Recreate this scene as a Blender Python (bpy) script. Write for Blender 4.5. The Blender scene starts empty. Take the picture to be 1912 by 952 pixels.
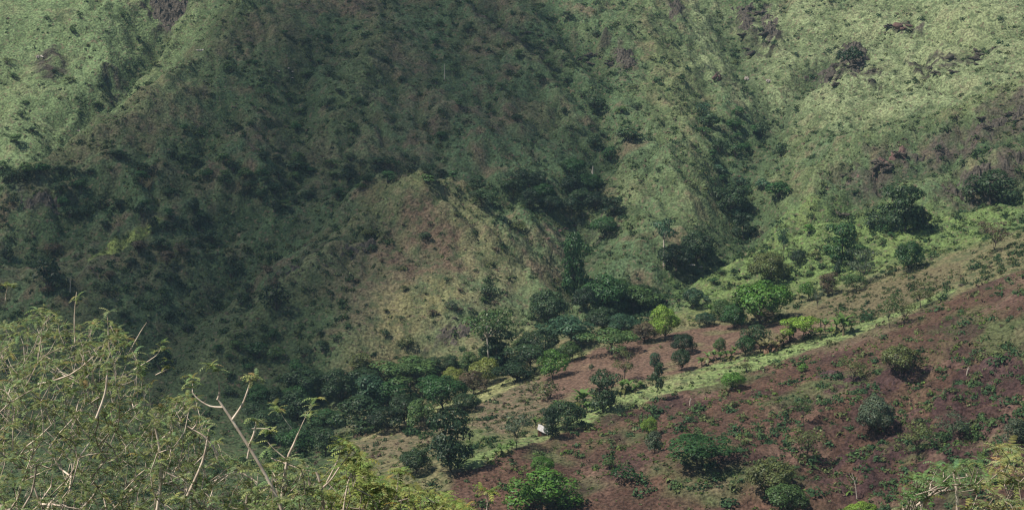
import bpy, math, random
import numpy as np
from mathutils import Vector, Matrix

# ------------------------------------------------------------------ camera, sky, sun, exposure
S = bpy.context.scene
F_PX = 3334.0                      # focal length in photo pixels (photo 1912 x 952)
PITCH = math.radians(7.0)
cam_d = bpy.data.cameras.new("camera")
cam = bpy.data.objects.new("camera", cam_d)
S.collection.objects.link(cam)
cam.location = (0, 0, 0)
cam.rotation_euler = (math.radians(90) - PITCH, 0, 0)
cam_d.sensor_width = 36
cam_d.lens = 36 * F_PX / 1912.0
cam_d.clip_start = 0.5
cam_d.clip_end = 6000
S.camera = cam

SUN_FROM = Vector((-0.52, -0.20, 0.83)).normalized()      # towards the sun
W = bpy.data.worlds.new("World"); S.world = W; W.use_nodes = True
nt = W.node_tree
sky = nt.nodes.new("ShaderNodeTexSky"); sky.sky_type = 'NISHITA'; sky.sun_disc = False
sky.sun_elevation = math.asin(SUN_FROM.z)
sky.sun_rotation = math.atan2(SUN_FROM.x, SUN_FROM.y)
sky.air_density = 1.0; sky.dust_density = 1.0
bg = nt.nodes["Background"]; bg.inputs[1].default_value = 0.076
nt.links.new(sky.outputs[0], bg.inputs[0])
sun_d = bpy.data.lights.new("sun", 'SUN'); sun_d.energy = 4.8; sun_d.angle = math.radians(0.5)
sun_d.color = (1.0, 0.93, 0.83)
sun = bpy.data.objects.new("sun", sun_d); S.collection.objects.link(sun)
sun.rotation_euler = (-SUN_FROM).to_track_quat('-Z', 'Y').to_euler()
S.view_settings.view_transform = 'Standard'
S.view_settings.look = 'None'
S.view_settings.gamma = 1.0
S.view_settings.exposure = 0.46
S.view_settings.use_curve_mapping = False
S.render.engine = 'CYCLES'
S.cycles.use_denoising = True
S.cycles.max_bounces = 5
S.cycles.diffuse_bounces = 2
S.cycles.transmission_bounces = 3
S.cycles.volume_bounces = 0
S.cycles.filter_width = 1.25
C = S.collection
rng = np.random.default_rng(7)
random.seed(7)

# ------------------------------------------------------------------ helpers: noise, rays, meshes
_perm = np.random.default_rng(3).permutation(256)
_perm = np.concatenate([_perm, _perm, _perm])
_ang = np.random.default_rng(4).random(256) * 2 * np.pi
_gx, _gy = np.cos(_ang), np.sin(_ang)
def perlin(x, y, seed=0):
    x = np.asarray(x, float) + seed * 17.31; y = np.asarray(y, float) + seed * 9.77
    xi = np.floor(x).astype(int); yi = np.floor(y).astype(int)
    xf = x - xi; yf = y - yi
    xi &= 255; yi &= 255
    def g(i, j, dx, dy):
        h = _perm[_perm[(xi + i) & 255] + ((yi + j) & 255)]
        return _gx[h] * dx + _gy[h] * dy
    u = xf * xf * xf * (xf * (xf * 6 - 15) + 10); v = yf * yf * yf * (yf * (yf * 6 - 15) + 10)
    a = g(0, 0, xf, yf); b = g(1, 0, xf - 1, yf); c = g(0, 1, xf, yf - 1); d = g(1, 1, xf - 1, yf - 1)
    return ((a + u * (b - a)) + v * ((c + u * (d - c)) - (a + u * (b - a)))) * 1.5
def fbm(x, y, wl, octs=4, seed=0, gain=0.5):
    s = 0; a = 1.0; t = 0
    for k in range(octs):
        s = s + a * perlin(x / wl, y / wl, seed + k); t += a; a *= gain; wl /= 2.03
    return s / t
def sstep(a, b, x):
    t = np.clip((x - a) / (b - a), 0, 1); return t * t * (3 - 2 * t)
cp, sp = math.cos(PITCH), math.sin(PITCH)
def ray(u, v):                     # direction with unit forward (world y) component
    a = (u - 956.0) / F_PX; b = -(v - 476.0) / F_PX
    dx, dy, dz = a, cp + b * sp, -sp + b * cp
    return dx / dy, dz / dy
def at(u, v, Y):
    dx, dz = ray(u, v); return (dx * Y, Y, dz * Y)
def project(p):
    x, y, z = p
    f = y * cp - z * sp; up = y * sp + z * cp
    return 956 + F_PX * x / f, 476 - F_PX * up / f

class MB:
    """collects faces (quads and triangles) with a material slot and a tone per face"""
    def __init__(s): s.v = []; s.f = []; s.n = 0
    def add(s, V, Fc, mat=0, tone=1.0):
        V = np.asarray(V, float); Fc = np.asarray(Fc, int)
        t = np.asarray(tone, float); t = np.tile(t[None], (len(Fc), 1)) if t.shape == (3,) and len(Fc) != 3 else np.broadcast_to(t, (len(Fc),)) if t.ndim <= 1 else t
        s.v.append(V); s.f.append((Fc + s.n, mat, t)); s.n += len(V)
    def mesh(s, name, mats, smooth=False):
        V = np.concatenate(s.v); me = bpy.data.meshes.new(name)
        tot = [len(f[0]) for f in s.f]; sz = [f[0].shape[1] for f in s.f]
        loops = np.concatenate([f[0].ravel() for f in s.f])
        sizes = np.concatenate([np.full(t, k) for t, k in zip(tot, sz)])
        starts = np.concatenate([[0], np.cumsum(sizes)[:-1]])
        mi = np.concatenate([np.full(t, f[1]) for t, f in zip(tot, s.f)])
        tone = np.concatenate([np.asarray(f[2]).reshape(len(f[0]), -1) * np.ones((1, 3)) for f in s.f])
        me.vertices.add(len(V)); me.vertices.foreach_set("co", V.ravel().astype(np.float32))
        me.loops.add(len(loops)); me.loops.foreach_set("vertex_index", loops.astype(np.int32))
        me.polygons.add(len(sizes)); me.polygons.foreach_set("loop_start", starts.astype(np.int32))
        me.polygons.foreach_set("material_index", mi.astype(np.int32))
        me.polygons.foreach_set("use_smooth", np.full(len(sizes), smooth))
        at_ = me.attributes.new("tone", 'FLOAT_COLOR', 'FACE')
        at_.data.foreach_set("color", np.concatenate([tone, np.ones((len(tone), 1))], 1).ravel().astype(np.float32))
        for m in mats: me.materials.append(m)
        me.update(calc_edges=True)
        return me
def link(name, data, parent=None):
    o = bpy.data.objects.new(name, data); C.objects.link(o)
    if parent is not None: o.parent = parent
    return o
def tag(o, label=None, cat=None, group=None, kind=None):
    if label: o["label"] = label
    if cat: o["category"] = cat
    if group: o["group"] = group
    if kind: o["kind"] = kind
    return o

def tube(mb, pts, rad, sides=6, mat=0, tone=1.0, cap=True):
    pts = np.asarray(pts, float); n = len(pts); rad = np.broadcast_to(np.asarray(rad, float), (n,))
    tan = np.gradient(pts, axis=0); tan /= np.linalg.norm(tan, axis=1)[:, None] + 1e-9
    ref = np.array([0.31, 0.95, 0.1]) if abs(tan[0, 2]) > 0.5 else np.array([0, 0, 1.0])
    a = np.cross(tan, ref); a /= np.linalg.norm(a, axis=1)[:, None] + 1e-9
    b = np.cross(tan, a)
    th = np.arange(sides) * 2 * np.pi / sides
    V = pts[:, None, :] + rad[:, None, None] * (np.cos(th)[None, :, None] * a[:, None, :] + np.sin(th)[None, :, None] * b[:, None, :])
    V = V.reshape(-1, 3); fs = []
    for i in range(n - 1):
        for k in range(sides):
            k2 = (k + 1) % sides
            fs.append((i * sides + k, i * sides + k2, (i + 1) * sides + k2, (i + 1) * sides + k))
    mb.add(V, fs, mat, tone)

# ------------------------------------------------------------------ materials
def mat_new(name):
    m = bpy.data.materials.new(name); m.use_nodes = True
    n = m.node_tree.nodes; n.clear(); return m, n, m.node_tree.links
def leaf_mat(name, trans=0.25, gloss=0.02):
    m, n, l = mat_new(name)
    info = n.new("ShaderNodeObjectInfo"); tone = n.new("ShaderNodeAttribute"); tone.attribute_name = "tone"
    mul = n.new("ShaderNodeMix"); mul.data_type = 'RGBA'; mul.blend_type = 'MULTIPLY'; mul.inputs[0].default_value = 1
    l.new(info.outputs["Color"], mul.inputs[6]); l.new(tone.outputs["Color"], mul.inputs[7])
    d = n.new("ShaderNodeBsdfDiffuse"); t = n.new("ShaderNodeBsdfTranslucent"); mx = n.new("ShaderNodeMixShader")
    g = n.new("ShaderNodeBsdfGlossy"); g.inputs["Roughness"].default_value = 0.45; mg = n.new("ShaderNodeMixShader")
    l.new(mul.outputs[2], d.inputs[0]); l.new(mul.outputs[2], t.inputs[0])
    mx.inputs[0].default_value = trans; l.new(d.outputs[0], mx.inputs[1]); l.new(t.outputs[0], mx.inputs[2])
    mg.inputs[0].default_value = gloss; g.inputs[0].default_value = (.8, .8, .8, 1)
    l.new(mx.outputs[0], mg.inputs[1]); l.new(g.outputs[0], mg.inputs[2])
    o = n.new("ShaderNodeOutputMaterial"); l.new(mg.outputs[0], o.inputs[0]); return m
def noise_mat(name, c1, c2, scale, rough=0.9, bump=0.3, use_tone=False, detail=6, dist=0.05):
    m, n, l = mat_new(name)
    tc = n.new("ShaderNodeTexCoord"); nz = n.new("ShaderNodeTexNoise")
    nz.inputs["Scale"].default_value = scale; nz.inputs["Detail"].default_value = detail
    l.new(tc.outputs["Object"], nz.inputs["Vector"])
    rp = n.new("ShaderNodeValToRGB"); rp.color_ramp.elements[0].position = .35; rp.color_ramp.elements[1].position = .65
    rp.color_ramp.elements[0].color = (*c1, 1); rp.color_ramp.elements[1].color = (*c2, 1)
    l.new(nz.outputs[0], rp.inputs[0]); col = rp.outputs[0]
    if use_tone:
        tone = n.new("ShaderNodeAttribute"); tone.attribute_name = "tone"
        mul = n.new("ShaderNodeMix"); mul.data_type = 'RGBA'; mul.blend_type = 'MULTIPLY'; mul.inputs[0].default_value = 1
        l.new(col, mul.inputs[6]); l.new(tone.outputs["Color"], mul.inputs[7]); col = mul.outputs[2]
    b = n.new("ShaderNodeBsdfPrincipled"); b.inputs["Roughness"].default_value = rough
    b.inputs["Specular IOR Level"].default_value = 0.2
    bp = n.new("ShaderNodeBump"); bp.inputs["Strength"].default_value = bump; bp.inputs["Distance"].default_value = dist
    l.new(nz.outputs[0], bp.inputs["Height"]); l.new(bp.outputs[0], b.inputs["Normal"])
    l.new(col, b.inputs["Base Color"])
    o = n.new("ShaderNodeOutputMaterial"); l.new(b.outputs[0], o.inputs[0]); return m
M_LEAF = leaf_mat("leaves")
M_BARK = noise_mat("bark", (.045, .035, .028), (.10, .08, .065), 6)
M_PALEBARK = noise_mat("pale_bark", (.30, .25, .20), (.52, .46, .38), 5)
M_TWIG = noise_mat("twig_bark", (.27, .21, .16), (.50, .42, .34), 14, dist=.01)

def scrub_mat():
    m, n, l = mat_new("scrub")
    tone = n.new("ShaderNodeAttribute"); tone.attribute_name = "tone"
    d = n.new("ShaderNodeBsdfDiffuse"); t = n.new("ShaderNodeBsdfTranslucent"); mx = n.new("ShaderNodeMixShader")
    l.new(tone.outputs["Color"], d.inputs[0]); l.new(tone.outputs["Color"], t.inputs[0])
    mx.inputs[0].default_value = .2; l.new(d.outputs[0], mx.inputs[1]); l.new(t.outputs[0], mx.inputs[2])
    o = n.new("ShaderNodeOutputMaterial"); l.new(mx.outputs[0], o.inputs[0]); return m
M_SCRUB = scrub_mat()

# ------------------------------------------------------------------ terrain
CP = [  # (photo u, photo v, metres forward): the lie of the land along sight lines
 # near red slope
 (900,952,290),(1150,952,288),(1440,952,283),(1700,952,274),(1912,952,262),(1250,850,303),(1500,850,300),(1750,850,289),(1912,850,280),
 (1500,750,325),(1750,750,312),(1912,720,308),(1700,660,336),(1912,600,335),(1600,700,335),(1350,780,322),(1100,880,306),
 # bench edge
 (860,870,305),(960,833,318),(1040,800,330),(1150,757,341),(1280,715,350),(1390,685,356),(1500,650,361),(1650,600,366),(1800,545,370),(1912,480,376),
 # field between the two edges
 (1000,760,352),(1130,700,366),(1330,650,376),(1550,590,385),(1750,520,392),(850,820,338),(700,870,322),
 # far edge of the fields
 (650,830,345),(800,768,362),(960,715,378),(1100,655,392),(1280,612,402),(1480,565,408),(1600,530,410),(1750,480,412),(1912,430,415),
 # valley bottom and its green floor
 (600,750,400),(750,700,408),(500,850,370),(300,800,390),(0,800,400),(1280,560,428),(1400,500,447),(1280,505,447),(1600,470,443),(1750,400,460),(1912,370,464),
 (1500,425,472),(1400,435,478),(1500,500,436),(1180,600,412),
 # right spur and the gully behind it
 (1900,200,505),(1700,270,500),(1550,330,495),(1850,330,476),(1400,350,504),(1440,250,540),(1550,200,550),(1750,120,560),(1912,60,560),(1400,120,590),
 (1600,50,602),(1850,0,592),(1300,0,640),(1450,0,640),(1650,370,480),(1330,200,560),
 # spur between gullies
 (1250,300,510),(1200,420,478),(1200,150,568),(1100,0,615),(1300,400,490),
 (1100,330,507),(1080,440,478),(1060,540,447),(1150,240,537),(1000,600,425),
 # middle spur
 (780,362,462),(850,500,436),(800,600,419),(900,640,414),(700,470,446),(600,540,433),(500,620,420),(650,650,410),(400,690,408),(1000,450,459),(950,560,430),(880,420,456),
 # wooded gully behind it
 (850,345,492),(700,335,492),(550,385,477),(400,425,470),(450,530,447),(300,570,434),(250,650,418),(100,560,432),(980,370,490),
 # big shaded face
 (600,200,530),(600,0,600),(800,200,535),(800,0,605),(1000,200,542),(950,100,575),(450,100,556),(450,20,580),(300,200,520),(200,260,503),(100,320,487),(0,400,470),
 # left gully and the slope beyond
 (305,75,585),(200,190,548),(100,240,527),(0,310,502),(0,200,543),(100,100,572),(0,0,602),(200,30,588),(380,0,600),(100,450,461),(250,400,472),(200,500,450),
]
P3 = [at(*c) for c in CP]
for x in (-400, -250, -120, 0, 120, 250, 400):
    P3 += [(x, 0, -1.8 - 0.005 * abs(x)), (x, 30, -17), (x, 100, -52), (x, 180, -83), (x, 900, 200)]
for x in (-250, -150, -80, 0): P3 += [(x, 250, -93)]
for x in (80, 150, 250): P3 += [(x, 232, -76)]
P3 += [(-200, 330, -92), (-200, 420, -72), (-210, 500, -30), (-220, 600, 15), (210, 300, -45), (220, 400, -28), (220, 480, -15), (230, 560, 12), (-100, 330, -92)]
P3 = np.array(P3)
SC = 100.0
def tps_fit(P, lam=2e-3):
    X = P[:, :2] / SC; n = len(X)
    r2 = ((X[:, None] - X[None]) ** 2).sum(-1)
    K = 0.5 * r2 * np.log(r2 + 1e-12); K[np.diag_indices(n)] += lam
    A = np.zeros((n + 3, n + 3)); A[:n, :n] = K; A[:n, n] = 1; A[:n, n + 1:] = X; A[n, :n] = 1; A[n + 1:, :n] = X.T
    return X, np.linalg.solve(A, np.concatenate([P[:, 2], [0, 0, 0]]))
TX, TW = tps_fit(P3)
def tps(x, y):
    q = np.stack([x, y], -1) / SC; out = np.empty(len(q))
    for i in range(0, len(q), 20000):
        Q = q[i:i + 20000]; r2 = ((Q[:, None] - TX[None]) ** 2).sum(-1)
        out[i:i + 20000] = (0.5 * r2 * np.log(r2 + 1e-12)) @ TW[:-3] + TW[-3] + Q @ TW[-2:]
    return out
def stretch(a, b, step, lo, hi, k):
    core = np.arange(a, b + step * .5, step)
    def out(n0, end, s):
        r = []; p = n0; d = step
        while (p < end) if s > 0 else (p > end):
            d = min(d * k, 25); p += s * d; r.append(p)
        return r
    return np.concatenate([out(core[0], lo, -1)[::-1], core, out(core[-1], hi, 1)])
GX = stretch(-135, 135, 0.6, -430, 430, 1.18)
GY = stretch(255, 640, 0.6, -60, 940, 1.18)
# the smooth lie of the land on a coarse grid, refined bilinearly from a fine spline evaluation
cx = np.linspace(GX[0], GX[-1], 360); cy = np.linspace(GY[0], GY[-1], 10)
XX, YY = np.meshgrid(GX, GY)
Z = tps(XX.ravel(), YY.ravel()).reshape(XX.shape)
mount = sstep(405, 450, YY) * sstep(1500, 1200, np.abs(XX) + 0 * YY)
Z0 = Z.copy()
def bil(x, y, A):
    x = np.asarray(x, float); y = np.asarray(y, float)
    i = np.clip(np.searchsorted(GX, x) - 1, 0, len(GX) - 2); j = np.clip(np.searchsorted(GY, y) - 1, 0, len(GY) - 2)
    fx = (x - GX[i]) / (GX[i + 1] - GX[i]); fy = (y - GY[j]) / (GY[j + 1] - GY[j])
    return (A[j, i] * (1 - fx) + A[j, i + 1] * fx) * (1 - fy) + (A[j + 1, i] * (1 - fx) + A[j + 1, i + 1] * fx) * fy
YS = np.concatenate([np.arange(246, 700, 0.4)])
def hit(u, v, A=None):
    A = Z if A is None else A
    dx, dz = ray(u, v)
    d = dz * YS - bil(dx * YS, YS, A)
    k = np.argmax(d < 0)
    if d[k] >= 0: k = len(YS) - 1
    Y = YS[k]
    if k > 0:
        t = d[k - 1] / (d[k - 1] - d[k] + 1e-9); Y = YS[k - 1] + .4 * min(max(t, 0), 1)
    return np.array([dx * Y, Y, float(bil(dx * Y, Y, A))])
def poly_sd(poly_uv):
    """signed distance on the ground (metres, positive inside) to an outline given along sight lines"""
    P = np.array([hit(u, v, Z0)[:2] for u, v in poly_uv])
    x = XX.ravel(); y = YY.ravel()
    lo = P.min(0) - 25; hi = P.max(0) + 25
    out = np.full(x.shape, -25.0)
    k = (x > lo[0]) & (x < hi[0]) & (y > lo[1]) & (y < hi[1]); xs = x[k]; ys = y[k]
    d = np.full(xs.shape, 1e9); ins = np.zeros(xs.shape, bool)
    for i in range(len(P)):
        a = P[i]; b = P[(i + 1) % len(P)]; e = b - a
        t = np.clip(((xs - a[0]) * e[0] + (ys - a[1]) * e[1]) / (e @ e + 1e-9), 0, 1)
        d = np.minimum(d, np.hypot(xs - a[0] - t * e[0], ys - a[1] - t * e[1]))
        c = (a[1] > ys) != (b[1] > ys)
        ins ^= c & (xs < (b[0] - a[0]) * (ys - a[1]) / (b[1] - a[1] + 1e-12) + a[0])
    out[k] = np.clip(np.where(ins, d, -d), -25, 1e9); return out.reshape(XX.shape)

def line_d(uv):
    P = np.array([hit(u, v, Z0)[:2] for u, v in uv]); d = np.full(XX.shape, 1e3)
    for i in range(len(P) - 1):
        a = P[i]; b = P[i + 1]; e = b - a
        t = np.clip(((XX - a[0]) * e[0] + (YY - a[1]) * e[1]) / (e @ e + 1e-9), 0, 1)
        d = np.minimum(d, np.hypot(XX - a[0] - t * e[0], YY - a[1] - t * e[1]))
    return d
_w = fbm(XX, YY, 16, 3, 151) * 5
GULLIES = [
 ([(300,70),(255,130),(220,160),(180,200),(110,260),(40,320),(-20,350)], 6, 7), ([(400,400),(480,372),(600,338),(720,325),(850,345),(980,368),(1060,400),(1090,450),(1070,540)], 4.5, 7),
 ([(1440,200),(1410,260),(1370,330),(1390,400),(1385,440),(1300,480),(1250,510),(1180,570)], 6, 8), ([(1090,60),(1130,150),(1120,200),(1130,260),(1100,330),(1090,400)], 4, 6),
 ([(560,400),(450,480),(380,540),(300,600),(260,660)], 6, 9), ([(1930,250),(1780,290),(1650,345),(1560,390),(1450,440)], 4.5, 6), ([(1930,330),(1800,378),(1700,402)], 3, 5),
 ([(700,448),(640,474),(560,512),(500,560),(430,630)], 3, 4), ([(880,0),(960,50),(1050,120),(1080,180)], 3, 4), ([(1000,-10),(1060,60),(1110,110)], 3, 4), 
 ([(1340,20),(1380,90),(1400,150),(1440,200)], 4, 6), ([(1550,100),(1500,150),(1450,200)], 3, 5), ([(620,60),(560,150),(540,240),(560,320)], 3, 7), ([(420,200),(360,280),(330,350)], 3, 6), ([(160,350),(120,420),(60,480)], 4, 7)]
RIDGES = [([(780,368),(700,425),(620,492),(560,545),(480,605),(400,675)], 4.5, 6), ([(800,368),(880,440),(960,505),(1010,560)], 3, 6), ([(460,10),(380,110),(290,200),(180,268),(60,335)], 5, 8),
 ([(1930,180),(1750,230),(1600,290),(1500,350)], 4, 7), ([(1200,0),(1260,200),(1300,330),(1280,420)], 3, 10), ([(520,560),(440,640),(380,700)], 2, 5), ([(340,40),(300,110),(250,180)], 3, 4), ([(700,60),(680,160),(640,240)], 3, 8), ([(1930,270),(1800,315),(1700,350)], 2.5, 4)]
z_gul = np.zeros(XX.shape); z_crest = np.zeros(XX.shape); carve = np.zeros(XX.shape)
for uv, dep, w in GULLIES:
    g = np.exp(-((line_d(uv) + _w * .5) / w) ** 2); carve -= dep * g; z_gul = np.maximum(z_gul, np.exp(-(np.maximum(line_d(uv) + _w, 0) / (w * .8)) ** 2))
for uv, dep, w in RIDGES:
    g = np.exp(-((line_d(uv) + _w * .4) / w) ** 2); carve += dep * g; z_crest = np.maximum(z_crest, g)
warp = fbm(XX, YY, 14, 3, 21) * 6 + fbm(XX, YY, 3, 2, 27) * 3.2
def zone(poly, soft=2.0, w=1.0): return sstep(-soft, soft, poly_sd(poly) + warp * w)
SOIL_A = [(840,885),(960,836),(1040,806),(1150,764),(1280,722),(1390,692),(1500,658),(1650,606),(1800,545),(1912,500),(1960,480),(1990,1000),(800,1000)]
z_slope = zone(SOIL_A, 1.0, .25)
z_field = zone([(1010,690),(1100,655),(1200,628),(1330,606),(1480,600),(1560,600),(1480,640),(1350,668),(1290,695),(1180,715),(1120,730),(1060,760),(1010,730)], 1.2, .4)
z_field2 = zone([(1480,585),(1600,540),(1700,510),(1800,485),(1800,520),(1650,590),(1540,620)], 1.2, .4)
z_scrubfield = zone([(880,740),(1000,700),(1060,740),(1020,780),(940,810),(880,790)], 1.2, .6)
z_drystrip = zone([(640,835),(700,800),(800,775),(860,765),(830,810),(740,850),(660,860)], 1.2, .6)
z_bench = zone([(840,880),(960,824),(1040,788),(1150,740),(1280,694),(1390,668),(1500,638),(1600,606),(1750,548),(1810,528),(1750,560),(1650,606),(1500,660),(1390,697),(1280,730),(1150,772),(1040,812),(960,843),(870,880)], .8, .45)
z_rim = zone([(650,830),(800,762),(960,706),(1100,648),(1100,660),(960,722),(860,768),(700,815)], .8, .3)
z_lush = zone([(1220,620),(1280,500),(1350,440),(1430,420),(1500,380),(1600,370),(1700,380),(1912,370),(1912,430),(1750,478),(1600,528),(1480,562),(1380,590),(1280,610)], 5, 1.6)
z_lush2 = zone([(880,800),(920,795),(960,830),(900,860),(860,870),(860,830)], 1, .5)
z_tan = zone([(740,400),(800,380),(880,450),(980,460),(1050,430),(1060,520),(960,560),(880,600),(760,650),(680,640),(690,540),(700,460)], 4, 1.6)
z_nose = zone([(700,360),(850,340),(900,400),(960,500),(900,520),(820,430),(740,400),(600,490),(480,600),(420,660),(400,640),(520,530),(640,440)], 3, 1)
z_sunlit_bank = zone([(160,482),(190,455),(245,432),(300,420),(262,448),(205,474)], 1.0, .2)
z_brown = zone([(640,470),(740,375),(800,400),(820,470),(760,560),(640,620),(560,560)], 4, 1.6)
z_pale = zone([(1250,-20),(1912,-60),(1960,120),(1900,170),(1600,240),(1430,200),(1300,130)], 8, 1.5)
z_paleL = zone([(-60,-60),(300,-30),(440,10),(300,170),(130,290),(-40,360)], 5, 1.5)
rocks_uv = [ # rock zones
 [(1360,20),(1430,10),(1460,60),(1440,110),(1390,80)], [(1560,90),(1610,80),(1625,115),(1580,125)], [(1655,42),(1700,40),(1720,60),(1665,62)],
 [(1500,110),(1560,100),(1625,130),(1640,160),(1560,160),(1510,140)], [(1330,120),(1360,110),(1370,165),(1345,150)], [(1700,110),(1830,90),(1860,110),(1760,140),(1690,145)],
 [(1540,330),(1620,290),(1700,280),(1790,240),(1912,190),(1912,240),(1800,275),(1700,310),(1640,330),(1560,345)], [(1740,355),(1780,330),(1850,290),(1912,280),(1912,320),(1850,360),(1780,372)],
 [(1130,80),(1190,100),(1190,140),(1150,130)], [(900,0),(960,40),(1040,90),(1070,110),(1030,130),(960,90),(880,40)], [(270,0),(350,-20),(345,40),(310,65),(275,40)],
 [(50,90),(120,100),(150,140),(90,160),(60,140)], [(200,130),(290,120),(280,150),(210,170)], [(20,350),(90,350),(120,390),(40,410)], [(1080,380),(1150,400),(1160,430),(1120,440)],
 [(500,120),(560,120),(570,150),(510,150)], [(850,560),(910,570),(900,600),(850,590)], [(800,600),(850,600),(860,640),(800,650)], [(640,450),(700,455),(560,520),(520,510)],
 [(1480,740),(1640,700),(1700,660),(1720,700),(1640,740),(1520,760)], [(1640,790),(1780,740),(1912,720),(1912,860),(1760,880),(1640,900)], [(1760,670),(1912,665),(1912,730),(1800,725)],
 [(1540,840),(1640,800),(1700,860),(1640,940),(1560,930)], [(1230,10),(1275,0),(1280,45),(1250,40)],
]
z_rock = np.zeros_like(Z)
for r in rocks_uv: z_rock = np.maximum(z_rock, zone(r, .6, .9))
farm = np.clip(z_slope + z_field + z_field2 + z_bench + z_rim + z_drystrip, 0, 1)
farmY = sstep(425, 405, YY)
n25 = fbm(XX, YY, 24, 3, 1); n8 = fbm(XX, YY, 8, 4, 5); n2 = fbm(XX, YY, 2.6, 2, 9)
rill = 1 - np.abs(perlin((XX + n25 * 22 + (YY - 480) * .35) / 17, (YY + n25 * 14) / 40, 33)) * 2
rill2 = 1 - np.abs(perlin((XX + n8 * 6) / 6, (YY) / 22, 35)) * 2
view = sstep(-40, 200, YY)
Z = Z + view * (carve * sstep(400, 425, YY) + mount * (n25 * 3.2 + n8 * 2.0 + n2 * .8 - (rill - .5) * 2.4 * (1 - .6 * z_lush) * (1 - .75 * z_tan) - (rill2 - .5) * .8 * (1 - .5 * z_lush))
     + (1 - mount) * (n8 * .45 + n2 * .22) * (1 - .5 * farm) + z_slope * sstep(20, 50, XX) * sstep(345, 320, YY) * (n8 * 2.6 + n25 * 1.4 + n2 * .6) + z_rock * (np.abs(n8) * 1.2 + np.abs(n2) * 1.0 - .5) * (1 - .6 * z_slope)
     - (1 - mount) * z_slope * (rill2 - .5) * .5)
# grass, soil and rock colours; gullies darker, crests paler, sunlight painted on a bank
def mixc(c, z, col, k=1.0):
    z = (z * k)[..., None]; return c * (1 - z) + np.array(col) * z
col = np.ones(XX.shape + (3,)) * np.array((.092, .144, .068))
patch = fbm(XX, YY, 30, 4, 41); patch2 = fbm(XX, YY, 9, 4, 47)
col = mixc(col, sstep(.0, .35, patch), (.150, .178, .080), .8)
col = mixc(col, sstep(.0, .45, patch2), (.075, .105, .042), .75)
col = mixc(col, sstep(.05, .4, -patch2), (.165, .120, .080), .8)
col = mixc(col, z_pale, (.27, .315, .16), .7)
col = mixc(col, z_paleL, (.195, .265, .12), .6)
col = mixc(col, z_nose, (.13, .13, .06), .6)
col = mixc(col, z_brown, (.14, .105, .07), .7)
col = mixc(col, z_tan * sstep(-.35, .3, patch2 + n8 * .5), (.205, .18, .10), .7)
col = mixc(col, z_tan * sstep(.0, .45, -patch2 + n8 * .6), (.085, .105, .045), .65)
z_brown2 = zone([(690,440),(740,375),(810,385),(860,430),(850,500),(780,520),(720,500)], 4, 1.6)
col = mixc(col, z_brown2 * sstep(-.5, .1, n8 + patch2), (.12, .080, .058), .85)
col = mixc(col, zone([(720,560),(800,520),(880,545),(870,580),(790,620),(730,600)], 3, 1.4), (.24, .22, .10), .6)
col = mixc(col, zone([(980,430),(1090,400),(1100,470),(1060,540),(1000,510)], 4, 1.6) * sstep(-.3, .2, n8), (.16, .11, .085), .6)
col = mixc(col, sstep(-.1, .4, patch2 * .6 + patch * .6) * sstep(20, -10, XX) * mount * (1 - z_tan) * (1 - z_paleL), (.150, .100, .080), .75)
col = mixc(col, z_sunlit_bank, (.30, .36, .10), .95)  # sunlight on the grass bank, painted in as a brighter colour
col = mixc(col, z_lush, (.155, .225, .068), .75)
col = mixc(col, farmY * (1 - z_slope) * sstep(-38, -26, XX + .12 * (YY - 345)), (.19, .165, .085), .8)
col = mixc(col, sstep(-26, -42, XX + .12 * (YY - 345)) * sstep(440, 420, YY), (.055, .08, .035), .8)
col = mixc(col, z_lush2, (.105, .15, .055), .7)
col = mixc(col, z_scrubfield, (.17, .125, .085), .8)
sl = sstep(-.5, .5, patch2 + .3 * patch)[..., None] * np.array((.056, .030, .021)) + np.array((.070, .038, .029))
col = col * (1 - z_slope[..., None] * .95) + sl * z_slope[..., None] * .95
col = mixc(col, z_slope * sstep(0.0, .3, fbm(XX, YY, 20, 4, 61)), (.088, .118, .048), .8)
right_green = z_slope * sstep(60, 95, XX) * sstep(300, 325, YY)
col = mixc(col, right_green * sstep(-.2, .4, patch2), (.10, .11, .05), .6)
col = mixc(col, z_field, (.100, .060, .046), .92)
col = mixc(col, z_field * sstep(.1, .4, fbm(XX, YY, 10, 4, 181)), (.11, .12, .055), .55)
col = mixc(col, z_field * sstep(0, .5, patch2), (.17, .12, .075), .5)
col = mixc(col, z_field2, (.13, .10, .062), .5)
col = mixc(col, z_bench * sstep(-.7, -.1, patch2 + n2 * .5), (.140, .195, .070), .9)
col = mixc(col, z_bench * sstep(.1, .6, -patch), (.20, .16, .10), .6)
col = mixc(col, z_rim, (.20, .21, .09), .85)
col = mixc(col, z_drystrip, (.18, .14, .09), .6)
rc = sstep(-.3, .3, fbm(XX, YY, 4, 3, 71))[..., None] * np.array((.06, .054, .040)) + np.array((.034, .030, .024))
k = (z_rock * sstep(-.25, .15, n2 + .4 * n8))[..., None]
rc = rc * (1 - z_slope[..., None]) + np.array((.062, .036, .034)) * z_slope[..., None]
col = col * (1 - k) + rc * k
col = mixc(col, z_crest * (1 - z_tan) * (1 - farm), (.17, .20, .09), .5)  # paler along the crests to reinforce the relief
col = mixc(col, z_gul * mount * (1 - .5 * z_lush), (.035, .062, .028), .75)  # darker along the gullies to reinforce the relief
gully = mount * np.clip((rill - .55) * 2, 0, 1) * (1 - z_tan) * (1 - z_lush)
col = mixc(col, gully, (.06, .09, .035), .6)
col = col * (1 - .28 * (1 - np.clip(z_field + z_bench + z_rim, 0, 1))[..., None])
col = mixc(col, sstep(.15, .6, fbm(XX, YY, 5, 3, 91)) * (1 - farm), (.045, .066, .03), .6)
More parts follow.
